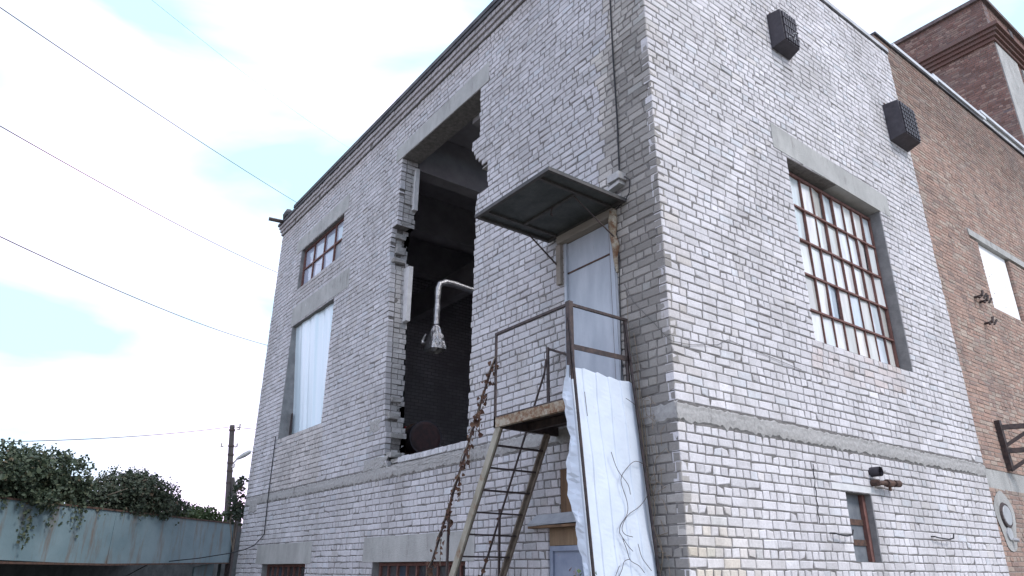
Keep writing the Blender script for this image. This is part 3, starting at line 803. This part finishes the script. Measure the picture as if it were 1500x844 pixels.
t=thing('red_motor','dark red machine with black round drum standing inside the bay','machine',(-7.1,1.1,3.2))
mb=MB(); mb.box(-8.1,-7.39,.84,1.35,3.25,4.18); mb.box(-8.0,-7.5,.81,.839,3.3,4.0); mb.build('body','redpaint',t)
mb=MB(); c=Vector((-7.04,1.02,3.90)); ax=Vector((.98,-.2,0)).normalized()
mb.tube([c-ax*.22,c-ax*.05,c+ax*.0,c+ax*.26],[.29,.29,.315,.315],24); mb.build('drum','black',t)
mb=MB(); mb.tube([c+ax*.262,c+ax*.275],[.29,.25],24); mb.build('drum_face','maroon',t)
mb=MB(); mb.tube([c-ax*.25,c-ax*.225],[.345,.345],28); mb.build('rim','rust',t)
mb=MB(); mb.box(-8.0,-6.9,.46,1.5,3.2,3.26); mb.build('foot','darkmetal',t)

# ================================================================== RED BUILDING
red=thing('red_brick_building','tall old red brown brick building adjoining the white one','building',(-.1,12,0))
RX=-.10
def P_red(u,d,z): return (RX+d,u,z)
def red_tone(u,z,rng):
    v=rng.uniform(.84,1.08); c=(.455,.315,.255)
    r=rng.random()
    if r<.24: c=(.48,.385,.32)
    elif r<.36: c=(.44,.29,.235)
    elif r<.46: c=(.34,.245,.21)
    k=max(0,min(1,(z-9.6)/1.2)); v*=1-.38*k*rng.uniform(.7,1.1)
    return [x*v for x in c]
def red_holes(z):
    h=[]
    if 6.50<z<8.12: h.append((9.86,11.40) if z<7.97 else (9.5,12.3))
    if 2.90<z<3.22: h.append((7.1,20))
    return h
rc=[(.075*i,.075*i+.075) for i in range(158)]
rr=random.Random(41); mb=MB(); core=MB()
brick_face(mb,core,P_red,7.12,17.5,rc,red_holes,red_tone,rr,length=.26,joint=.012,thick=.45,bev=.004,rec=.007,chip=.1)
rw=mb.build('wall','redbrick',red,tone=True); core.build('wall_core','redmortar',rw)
mb=MB(); mb.hexa([(RX-.4,9.45,8.0),(RX+.02,9.45,8.0),(RX+.02,12.4,8.0),(RX-.4,12.4,8.0),(RX-.4,9.45,8.15),(RX+.02,9.45,8.15),(RX+.02,12.4,8.15),(RX-.4,12.4,8.15)]); mb.build('lintel','concrete',red)
mb=MB(); mb.box(RX-.4,RX-.006,7.12,17.5,2.9,3.22); mb.build('concrete_band','concrete',red)
mb=MB(); mb.box(RX-.10,RX-.07,9.86,11.38,6.52,7.99); o=mb.build('window_board','panelwhite',red); tag(o,'bright white board filling the window')
mb=MB(); pr=random.Random(3)
for k in range(7):
    y=9.95+pr.random()*1.2; zz=6.65+pr.random()*1.2; mb=MB(); mb.box(RX-.071,RX-.066,y,y+.02,zz,zz+.02); mb.build('nail','darkmetal',o)
mb=MB(); mb.box(RX-.4,RX-.15,11.4,12.3,6.52,8.0); mb.build('plaster_panel','concrete',red)
mb=MB(); mb.box(RX-.45,RX+.04,7.12,17.5,11.853,11.90); mb.build('parapet_cap','roofing',red)
for ya,yb,zz in ((7.85,9.83,11.93),(9.66,12.40,12.02),(12.2,15.0,12.16)):
    mb=MB(); mb.box(RX-.3,RX+.055,ya,yb,zz,zz+.045); mb.box(RX+.04,RX+.055,ya,yb,zz-.04,zz); mb.build('flashing','flash',red)
mb=MB(); mb.box(RX-.45,RX-.02,9.6,17.5,11.90,12.0); mb.box(RX-.45,RX-.02,12.1,17.5,12.001,12.14); mb.build('parapet','redbrick',red,tone=True)
mb=MB(); mb.box(-11,RX-.45,7.35,17.5,0,11.6); mb.build('rear_volume','redmortar',red)
mb=MB(); mb.tone=(.2,.14,.12)
# iron bracket
t=thing('wall_bracket','black iron truss bracket bolted to the red brick wall','bracket',(RX,8.5,3.25))
mb=MB(); mb.bar((RX+.04,8.45,4.10),(RX+.04,8.52,3.25),.09,.09,up=(1,0,0)); mb.build('upright','darkmetal',t)
for zz in (3.98,3.58):
    mb=MB(); mb.bar((RX+.04,8.47,zz),(RX+.75,8.95,zz+.02),.07,.08); mb.build('arm','darkmetal',t)
    mb=MB(); mb.bar((RX+.05,8.50,zz-.32),(RX+.45,8.76,zz-.02),.06,.06); mb.build('strut','darkmetal',t)
for lab,y,z0,n in (('cluster of dark iron cable hooks left of the bright boarded window',8.95,6.52,2),('single dark iron cable hook below the hook cluster on red wall',9.13,6.03,1)):
    mb=MB()
    for k in range(n):
        yy=y+.2*k; zz=z0-.05*k
        mb.tube([(RX-.02,yy,zz),(RX+.14,yy,zz),(RX+.15,yy+.02,zz+.10)],.025,6); mb.tube([(RX+.10,yy-.06,zz-.05),(RX+.10,yy+.10,zz+.06)],.022,6); mb.tube([(RX+.12,yy+.1,zz-.03),(RX+.16,yy+.16,zz+.07)],.02,6)
    tag(mb.build('cable_hook','darkmetal'),lab,'hook','iron cable hooks on the red wall')
t=thing('round_hatch','round pale metal hatch set in mortar on the red wall','hatch',(RX,7.93,2.5))
mb=MB(); mb.tube([(RX-.01,7.93,2.50),(RX+.035,7.93,2.50)],[.22,.19],20); mb.build('rim','darkmetal',t)
mb=MB(); mb.tube([(RX+.03,7.93,2.50),(RX+.045,7.93,2.50)],[.16,.15],20); mb.build('lid','cap',t)
mb=MB()
mb.grid(lambda a,b:(RX+.008,7.93+(.05+b*.3)*math.cos(a*6.283)*(1+.2*math.sin(a*19)),2.42+(.05+b*.42)*math.sin(a*6.283)),24,3); mb.build('mortar_ring','concrete',t)
mb=MB(); mb.tube([(RX-.01,7.90,2.22),(RX+.03,7.90,2.22)],[.11,.10],16); mb.tube([(RX+.03,7.97,2.13),(RX+.10,7.99,2.12)],.03,8)
tag(mb.build('small_hatch','cap'),'smaller round cover with a stub under the round hatch','hatch')

# ================================================================== TOWER
tow=thing('brick_tower','dark brown brick tower with stepped cornice rising behind the roof','tower',(-4,22,0))
TX,TY=-1.0,19.05
def P_tf(u,d,z): return (u,TY-d,z)
def P_ts(u,d,z): return (TX+d,u,z)
def tt(u,z,rng):
    v=rng.uniform(.7,1.2); c=(.25,.145,.12) if rng.random()<.72 else (.33,.225,.185)
    return [x*v for x in c]
tr=random.Random(51); mb=MB(); core=MB()
tc=[(10+.085*i,10.085+.085*i) for i in range(122)]
brick_face(mb,core,P_tf,-8,TX,tc,lambda z:[],tt,tr,length=.26,thick=.4,bev=.003,chip=0,rec=.006)
brick_face(mb,core,P_ts,TY+.12,26,tc,lambda z:[],tt,tr,length=.26,thick=.4,bev=.003,chip=0,rec=.006)
w=mb.build('wall','redbrick',tow,tone=True); core.build('wall_core','towermortar',w)
for z0,z1,pr in ((18.55,18.68,.08),(18.683,18.81,.16),(18.813,18.94,.24),(18.943,19.08,.33)):
    mb=MB(); mb.tone=(.19,.112,.098); mb.box(-8,TX+pr,TY-pr,26,z0,z1); mb.build('cornice','redbrick',tow,tone=True)
mb=MB(); mb.box(TX-.1,TX+.34,TY+.75,TY+1.05,18.95,19.25); mb.build('beam_end','darkmetal',tow)
mb=MB(); mb.tone=(.19,.112,.098); mb.box(-8.1,TX+.12,TY-.12,26,20.36,20.50); mb.build('parapet_cap','towermortar',tow)
mb=MB(); mb.box(TX-.05,TX+.03,TY+.06,TY+1.9,10,18.54); mb.build('pilaster','concrete',tow)
mb=MB(); mb.box(TX-.05,TX+.06,TY+2.2,TY+5,15,18.4); mb.build('recessed_panel','concrete',tow)
mb=MB(); mb.box(-7.5,TX-.5,TY+.45,25.5,0,20.3); mb.build('inner_volume','towermortar',tow)

# ================================================================== TEAL SHED
A=Vector((-11.786,-5.084,0)); B=Vector((-16.791,.707,0)); D=(B-A).normalized(); Nn=Vector((.7566,.6539,0))  # Nn towards camera side
A2=A-D*5; 
shed=thing('metal_shed','long low shed with rusty teal sheet metal fascia and dark open bay','shed',(A2.x,A2.y,0))
L=(B-A2).length
def sp(t,off,z): 
    p=A2+D*t-Nn*(-off); return (p.x,p.y,z)
def sbox(mb,t0,t1,o0,o1,z0,z1,mi=0,z0b=None,z1b=None):
    z0b=z0 if z0b is None else z0b; z1b=z1 if z1b is None else z1b
    mb.hexa([sp(t0,o1,z0),sp(t1,o1,z0b),sp(t1,o0,z0b),sp(t0,o0,z0),sp(t0,o1,z1),sp(t1,o1,z1b),sp(t1,o0,z1b),sp(t0,o0,z1)],mi)
edges=[0,5.2,8.0,10.35,L-.05]
zb=[1.76,1.745,1.69,1.72,1.79]
for k in range(4):
    mb=MB(); sbox(mb,edges[k]+.003,edges[k+1]-.003,-.03,0 if k%2 else .006,zb[k],2.80,0,zb[k+1],2.80)
    mb.build('fascia_panel','teal',shed)
mb=MB(); sbox(mb,0,L,-.05,.03,2.795,2.83); mb.build('top_rail','rust',shed)
mb=MB(); sbox(mb,0,8.05,-.03,.03,1.69,1.735,0,1.67,1.71); sbox(mb,8.05,L-.05,-.03,.03,1.67,1.71,0,1.76,1.79); mb.build('bottom_rail','rust',shed)
mb=MB(); sbox(mb,L-.05,L+.06,-.1,.05,0,2.82); mb.build('corner_post','darkmetal',shed)
mb=MB(); sbox(mb,0,L-.06,-3.2,-.06,1.80,1.86); mb.build('soffit','canopy',shed)
mb=MB(); sbox(mb,0,L+7,-3.2,-3.1,0,1.84); mb.build('rear_panel','canopy',shed)
mb=MB(); sbox(mb,L+.07,L+1.3,-.4,-.3,0,2.62); mb.build('end_panel','canopy',shed)
mb=MB(); sbox(mb,L-.9,L-.06,-.5,-.45,0,1.66,0,0,1.78); mb.build('side_panel','teal',shed)
mb=MB(); sbox(mb,0,L-.06,-3.2,-.04,2.70,2.78); mb.build('roof','rust',shed)
for t_ in (1.,4.6):
    mb=MB(); sbox(mb,t_-.05,t_+.05,-.2,-.1,0,1.78); mb.build('post','darkmetal',shed)

# ------------------------------------------------------------------ plants
def bush(name,label,blobs,n,size,mat,seed,stem_base,cat='bush',droop=None,sprigs=0):
    rg=random.Random(seed)
    t=thing(name,label,cat,stem_base)
    mb=MB(); vol=[b[1][0]*b[1][1]*b[1][2] for b in blobs]; tot=sum(vol)
    for (c,r_),vv in zip(blobs,vol):
        c=Vector(c)
        for k in range(int(n*vv/tot)):
            d=Vector((rg.gauss(0,1),rg.gauss(0,1),rg.gauss(0,1))).normalized()
            rad=rg.random()**.33
            rad*=1+.16*math.sin(d.x*5+seed)*math.sin(d.y*6+1)*math.sin(d.z*5+2)+.10*rg.gauss(0,.7)
            p=c+Vector((d.x*r_[0],d.y*r_[1],d.z*r_[2]))*rad
            if rad>.62 and math.sin(p.x*6.1+seed)*math.sin(p.y*5.3+2)+math.sin(p.z*8.7+1+p.x*3)*.7<-.38 and rg.random()<.85: continue
            nn=d*.5+Vector((rg.uniform(-1,1),rg.uniform(-1,1),rg.uniform(-.2,1.2)))
            mb.leaf(p,size*rg.choice((.5,.7,.9,1.1,1.5))*rg.uniform(.8,1.15),nn,rg)
        for k in range(sprigs):
            d=Vector((rg.gauss(0,1),rg.gauss(0,1),abs(rg.gauss(0,1))+.5)).normalized()
            for q in range(9):
                rad=.92+.035*q
                p=c+Vector((d.x*r_[0],d.y*r_[1],d.z*r_[2]))*rad+Vector((rg.gauss(0,.03),rg.gauss(0,.03),rg.gauss(0,.03)))
                mb.leaf(p,size*rg.uniform(.5,1.),Vector((rg.uniform(-1,1),rg.uniform(-1,1),rg.uniform(-1,1))),rg)
    for p0,ln in (droop or []):
        p=Vector(p0); k=0
        while k<ln:
            mb.leaf(p+Vector((rg.gauss(0,.05),rg.gauss(0,.05),rg.gauss(0,.03))),size*rg.uniform(.5,1.2),Vector(Nn)+Vector((rg.uniform(-.6,.6),rg.uniform(-.6,.6),rg.uniform(-.4,.8))),rg)
            p+=Vector((rg.gauss(0,.012),rg.gauss(0,.012),-.03)); k+=.03*rg.uniform(.6,1.8)
    mb.build('foliage',mat,t)
    sb=Vector(stem_base)
    for c,r_ in blobs:
        mb=MB(); c=Vector(c); mid=(sb+c)/2+Vector((rg.gauss(0,.1),rg.gauss(0,.1),.1))
        k_=.35 if cat=='plant' else 1; mb.tube([sb,mid,c,c+Vector((rg.gauss(0,.3)*k_,rg.gauss(0,.3)*k_,r_[2]*.6))],[.025*k_,.02*k_,.014*k_,.006*k_],6); mb.build('stem','stem',t)
    return t
def tl(t,off,z): return sp(t,off,z)
# t along the shed: A is at t=5
drp=[]; dr=random.Random(77)
for k in range(24): 
    drp.append((tl(5.0+dr.uniform(-.5,2.4),.05,2.86),dr.choice([.15,.2,.25,.3,.45,.7])))
drp+= [(tl(5.7,.05,2.86),1.05),(tl(5.9,.05,2.86),.95),(tl(6.2,.05,2.86),.7),(tl(5.6,.05,2.86),.9)]
bush('ivy_bush','large dark green ivy mound spilling over the teal fascia at left',
     [(tl(5.2,-.35,3.27),(.85,.8,.52)),(tl(6.0,-.4,3.29),(.75,.75,.56)),(tl(6.72,-.4,3.28),(.55,.6,.54)),(tl(6.95,-.3,3.0),(.35,.45,.40)),(tl(3.9,-.4,3.25),(.9,.9,.6)),(tl(2.6,-.5,3.15),(.8,.8,.5)),(tl(5.9,.02,2.82),(.6,.3,.16))],19000,.078,'leaf',5,tl(5.4,-.6,2.75),droop=drp,sprigs=34)
bush('round_bush','broad dark bush with thin sprigs in the middle of shed roof',
     [(tl(8.55,-.4,3.18),(.72,.7,.56)),(tl(9.5,-.4,3.12),(.75,.7,.52)),(tl(7.75,-.45,3.02),(.5,.5,.38)),(tl(10.3,-.45,2.98),(.42,.5,.30)),(tl(9.1,-.4,3.3),(.5,.5,.48))],16500,.068,'leaf2',6,tl(9.0,-.6,2.75),sprigs=42,droop=[(tl(9.6,.04,2.84),.25),(tl(8.2,.04,2.84),.18),(tl(10.1,.04,2.84),.2)])
bush('low_shrub','low light green growth along the right end of shed roof',
     [(tl(11.2,-.6,2.92),(.45,.4,.26)),(tl(11.9,-.7,2.95),(.42,.4,.30)),(tl(12.4,-.6,2.92),(.3,.35,.22)),(tl(10.8,-.6,2.9),(.3,.3,.2))],2200,.085,'leaflight',8,tl(11.6,-.7,2.7),sprigs=8)
t=bush('climbing_plant','dark leafy climber squeezed between shed and building corner',
     [((-14.35,-.05,3.25),(.22,.25,.35)),((-14.15,-.1,3.62),(.14,.16,.16)),((-14.5,0,2.85),(.25,.25,.25)),((-14.25,-.05,2.95),(.2,.2,.2))],650,.085,'leaf2',12,(-14.3,.0,2.0),'plant',sprigs=4)

# ------------------------------------------------------------------ utility pole
pole=thing('utility_pole','dark wooden utility pole with strut and street lamp beyond the shed','utility pole',(-21.25,1.5,0))
mb=MB(); mb.tube([(-21.13,1.97,0),(-21.20,1.72,3),(-21.28,1.43,6.35)],[.12,.105,.082],12); mb.build('shaft','pole',pole)
mb=MB(); mb.tube([(-20.5,2.75,0),(-21.2,1.66,4.55)],[.11,.09],10); mb.build('strut','pole',pole)
for zz in (6.15,5.6,5.3,5.02,4.75,4.35):
    mb=MB(); ox=(6.35-zz)*.024; oy=(6.35-zz)*.086; mb.tube([(-21.28+ox,1.43+oy,zz),(-21.28+ox,1.43+oy,zz+.06)],.108,12); mb.build('band_clamp','darkmetal',pole)
for zz,s in ((6.2,1),(5.6,1),(5.6,-1),(4.9,1),(6.28,1)):
    mb=MB(); mb.tube([(-21.28+.12*s,1.43+.16*s,zz),(-21.28+.16*s,1.43+.22*s,zz),(-21.28+.16*s,1.43+.22*s,zz+.12)],.03,7); mb.build('insulator','porcelain',pole)
lm=MB(); lm.tube([(-21.25,1.55,4.95),(-21.2,1.66,5.08),(-21.17,1.74,5.20)],.025,7); lm.build('lamp_arm','lampmetal',pole)
lm=MB(); a=Vector((-21.19,1.70,5.17)); b=Vector((-21.08,2.16,5.50))
lm.tube([a,a.lerp(b,.2),a.lerp(b,.55),a.lerp(b,.9),b],[.02,.06,.085,.07,.02],10); lm.build('lamp_head','lampmetal',pole)

# ------------------------------------------------------------------ overhead wires
def wire(name,label,a,b,sag,r,t0=0,t1=1):
    mb=MB(); a=Vector(a); b=Vector(b); pts=[]
    for i in range(49):
        t=t0+(t1-t0)*i/48; p=a+(b-a)*t; p.z-=sag*4*t*(1-t); pts.append(p)
    mb.tube(pts,r,5); tag(mb.build(name,'wire'),label,'wire','overhead wires at left')
def ext(a,b,k): a=Vector(a); b=Vector(b); return a+(a-b)*k
def w_(label,a,b,sag,r):
    pole_=b==(-21.28,1.43,6.30); short=a==(-21.28,1.43,6.30)
    wire('overhead_wire',label,a,b,sag,r,0 if short else (-2.5 if pole_ else -1.),1 if (short or pole_) else 1.5)
w_('topmost clear overhead wire, meeting the far roof corner',(-9.061,-7.806,11.421),(-23.715,3.751,16.866),.10,.011)
w_('second overhead wire, passing behind the high brown window',(-9.138,-7.24,9.064),(-23.903,3.159,13.493),.16,.011)
w_('third overhead wire, lowest of the steep ones',(-9.185,-6.748,7.018),(-23.865,3.283,10.219),.22,.011)
w_('faint thin wire highest in the sky, hardly visible',(-11.21,-4.907,14.489),(-25.506,4.698,22.355),.1,.004)
w_('near level wire running to the top of the utility pole',(-15.225,-5.977,4.178),(-21.28,1.43,6.30),.12,.011)
w_('short level wire from the utility pole to the building',(-21.28,1.43,6.30),(-13.9,3.0,5.3),.1,.011)

# ------------------------------------------------------------------ creepers
dv=thing('dry_vine','withered brown vine hanging on the outer stair handrail','vine',(-2.6,-.95,1.5))
rg=random.Random(23); mb=MB(); ml=MB()
pts=[]
for i in range(30):
    z=3.98-.085*i; pts.append((hx(z)+.02*math.sin(i*1.3)+.012,Y0-.02+.015*math.cos(i*1.7),z))
mb.tube(pts,.005,5); mb.build('stem','stem',dv)
for k in range(260):
    u=rg.random()
    z=3.95-2.5*u; 
    off=abs(rg.gauss(0,.05))
    dense=1 if (.02<u<.32 or rg.random()<.45) else 0
    if not dense: continue
    ml.leaf((hx(z)+off+.01,Y0-.03+rg.gauss(0,.03),z-rg.random()*.10),rg.uniform(.035,.08),(rg.uniform(-.6,.6),-1,rg.uniform(-.4,.6)),rg)
for k in range(6):
    z=3.4-.35*k; x=hx(z); mb=MB(); mb.tube([(x,Y0,z),(x+.05,Y0-.02,z-.15),(x+.06,Y0-.02,z-.34)],.004,4); mb.build('tendril','stem',dv)
    for q in range(5): ml.leaf((x+.05+rg.gauss(0,.02),Y0-.03,z-.08-.06*q),rg.uniform(.05,.10),(rg.uniform(-.6,.6),-1,rg.uniform(-.3,.3)),rg)
for k in range(14):
    z=2.25-rg.random()*1.1; ml.leaf((hx(z)+.07+rg.gauss(0,.03),-.22,z),rg.uniform(.05,.08),(rg.uniform(-.6,.6),-1,rg.uniform(-.3,.3)),rg)
ml.build('dry_leaves','leafdry',dv)

cv=thing('dead_creeper','bare dead creeper stems on the shaded wall beside the white sheet','creeper',(-.4,-.05,1.5))
mb=MB(); rg=random.Random(29)
for k in range(17):
    x=rg.uniform(-.62,-.22); z=rg.uniform(.2,1.6); top=rg.uniform(2.0,4.6) if k<9 else rg.uniform(1.8,2.9)
    if k<9: x=rg.uniform(-.52,-.30)
    pts=[]; n=18
    for i in range(n):
        t=i/(n-1); pts.append((x-.16*t*(1 if k<9 else rg.uniform(-.5,1))+.03*math.sin(t*7+k),-.02-.035*rg.random(),z+(top-z)*t))
    mb.tube(pts,[.007*(1-.6*i/n) for i in range(n)],5)
for k in range(60):
    x=rg.uniform(-.55,-.2); z=1.2+rg.random()**1.6*2.2
    a=(x,-.02,z); b=(x+rg.gauss(0,.07),-.05,z+rg.gauss(0,.09)); c=(b[0]+rg.gauss(0,.06),-.03,b[2]+rg.gauss(0,.08))
    mb.tube([a,b,c],.0035,4)
mb.build('stems','stem',cv)
sxp=lambda z: bx(z)+.0
sc_=thing('sheet_creeper','thin curling bare stems lying across the white sheet','creeper',(-.3,-.4,1.5))
mb=MB()
def onS(y,z,d=.015): return (sxp(z)+d,y,z)
curves=[[(-.06,2.62),(-.22,2.66),(-.36,2.58),(-.47,2.45),(-.42,2.25),(-.44,2.13),(-.55,2.02),(-.57,1.95)],
        [(-.06,2.6),(-.10,2.36),(-.24,2.22),(-.43,2.12),(-.53,2.0),(-.50,1.94),(-.40,1.92)],
        [(-.56,2.72),(-.50,2.55),(-.38,2.42),(-.36,2.32)],
        [(-.54,1.90),(-.50,1.80),(-.47,1.71),(-.36,1.66),(-.30,1.60)],[(-.34,1.86),(-.31,1.74),(-.24,1.66),(-.2,1.62)],[(-.57,1.95),(-.48,1.84),(-.42,1.79)],
        [(-.84,3.3),(-.835,3.05)],[(-.25,3.32),(-.15,3.28),(-.08,3.24)],[(-.70,1.5),(-.60,1.62),(-.55,1.70),(-.47,1.72)],[(-.75,1.45),(-.68,1.58),(-.62,1.66)]]
for c in curves:
    pts=[]
    for i in range(len(c)-1):
        for s in range(4):
            t=s/4; p0=c[max(i-1,0)];p1=c[i];p2=c[i+1];p3=c[min(i+2,len(c)-1)]
            cr_=lambda a,b,cc,d:.5*((2*b)+(-a+cc)*t+(2*a-5*b+4*cc-d)*t*t+(-a+3*b-3*cc+d)*t**3)
            pts.append(onS(cr_(p0[0],p1[0],p2[0],p3[0]),cr_(p0[1],p1[1],p2[1],p3[1])))
    pts.append(onS(*c[-1])); mb.tube(pts,.0032,5)
mb.build('stem','darkmetal',sc_)
wd=thing('weed','small red and green leafy weed at the foot of the white sheet','weed',(-.25,-1.05,0))
rg=random.Random(37); ml=MB(); mb=MB()
for k in range(16):
    x=-.30+rg.gauss(0,.10); y=-1.03+rg.gauss(0,.06); zt=1.60+rg.gauss(0,.06)-abs(x+.28)*.4
    mb=MB(); mb.tube([(-.28+rg.gauss(0,.04),-1.05,0),((x-.28)/2,y,.9),(x,y,zt)],[.006,.005,.002],5); mb.build('stem','stem',wd)
    for q in range(16):
        s=rg.random(); ml.leaf((x+rg.gauss(0,.04),y+rg.gauss(0,.04),zt-s*.5),rg.uniform(.03,.06),(rg.uniform(-1,1),-.6,rg.uniform(-.3,1)),rg)
ml.build('leaves','leafweed',wd)

# ------------------------------------------------------------------ ground
mb=MB(); mb.add([(-300,-300,0),(300,-300,0),(300,300,0),(-300,300,0)],[(0,1,2,3)])
tag(mb.build('ground','ground'),kind='structure')

# ------------------------------------------------------------------ camera
cam=bpy.data.cameras.new('camera'); co=bpy.data.objects.new('camera',cam); COL.objects.link(co)
r_=Vector((0.59847588,0.80111314,0.00666072)); u_=Vector((0.29368949,-0.22712239,0.92852674)); d_=Vector((-0.74536777,0.55374467,0.37120578))
mt=Matrix(((r_.x,u_.x,-d_.x,4.7724943),(r_.y,u_.y,-d_.y,-5.65537781),(r_.z,u_.z,-d_.z,1.6),(0,0,0,1)))
co.matrix_world=mt
cam.sensor_width=36; cam.lens=24.974; cam.clip_start=.05; cam.clip_end=2000
sc.camera=co

# ------------------------------------------------------------------ light
EL_,AZ=R(44),math.atan2(.97,.24)      # azimuth measured from +Y towards +X
sd=Vector((math.cos(EL_)*math.sin(AZ),math.cos(EL_)*math.cos(AZ),math.sin(EL_)))
sun=bpy.data.lights.new('sun','SUN'); sun.energy=1.35; sun.angle=R(14); sun.color=(1,.95,.93)
so_=bpy.data.objects.new('sun',sun); COL.objects.link(so_)
so_.rotation_euler=sd.to_track_quat('Z','Y').to_euler()
w=bpy.data.worlds.new('World'); sc.world=w; w.use_nodes=True; nt=w.node_tree
bg=nt.nodes['Background']; bg.inputs['Strength'].default_value=.10
sky=nt.nodes.new('ShaderNodeTexSky'); sky.sky_type='NISHITA'; sky.sun_disc=False
sky.sun_elevation=EL_; sky.sun_rotation=AZ; sky.air_density=1.; sky.dust_density=1.2
tcn=nt.nodes.new('ShaderNodeTexCoord'); mp=nt.nodes.new('ShaderNodeMapping'); mp.inputs['Scale'].default_value=(1,1,2.6); mp.inputs['Rotation'].default_value=(0,0,R(20)); mp.inputs['Location'].default_value=(0,0,0)
nt.links.new(tcn.outputs['Generated'],mp.inputs['Vector'])
nz=nt.nodes.new('ShaderNodeTexNoise'); nz.inputs['Scale'].default_value=2.6; nz.inputs['Detail'].default_value=6; nz.inputs['Roughness'].default_value=.46; nz.inputs['Distortion'].default_value=.4
nt.links.new(mp.outputs['Vector'],nz.inputs['Vector'])
cl=ramp(nt,nz.outputs['Fac'],[(.41,(.07,.07,.07)),(.71,(1,1,1))])
veil=mixc(nt,sky.outputs['Color'],(4.2,7.2,8.4),.87)
col=mixc(nt,veil,(11.9,9.3,12.3),cl)
nt.links.new(col,bg.inputs['Color'])
vs=sc.view_settings; vs.view_transform='Standard'; vs.look='None'; vs.exposure=.80; vs.gamma=1; vs.use_curve_mapping=False
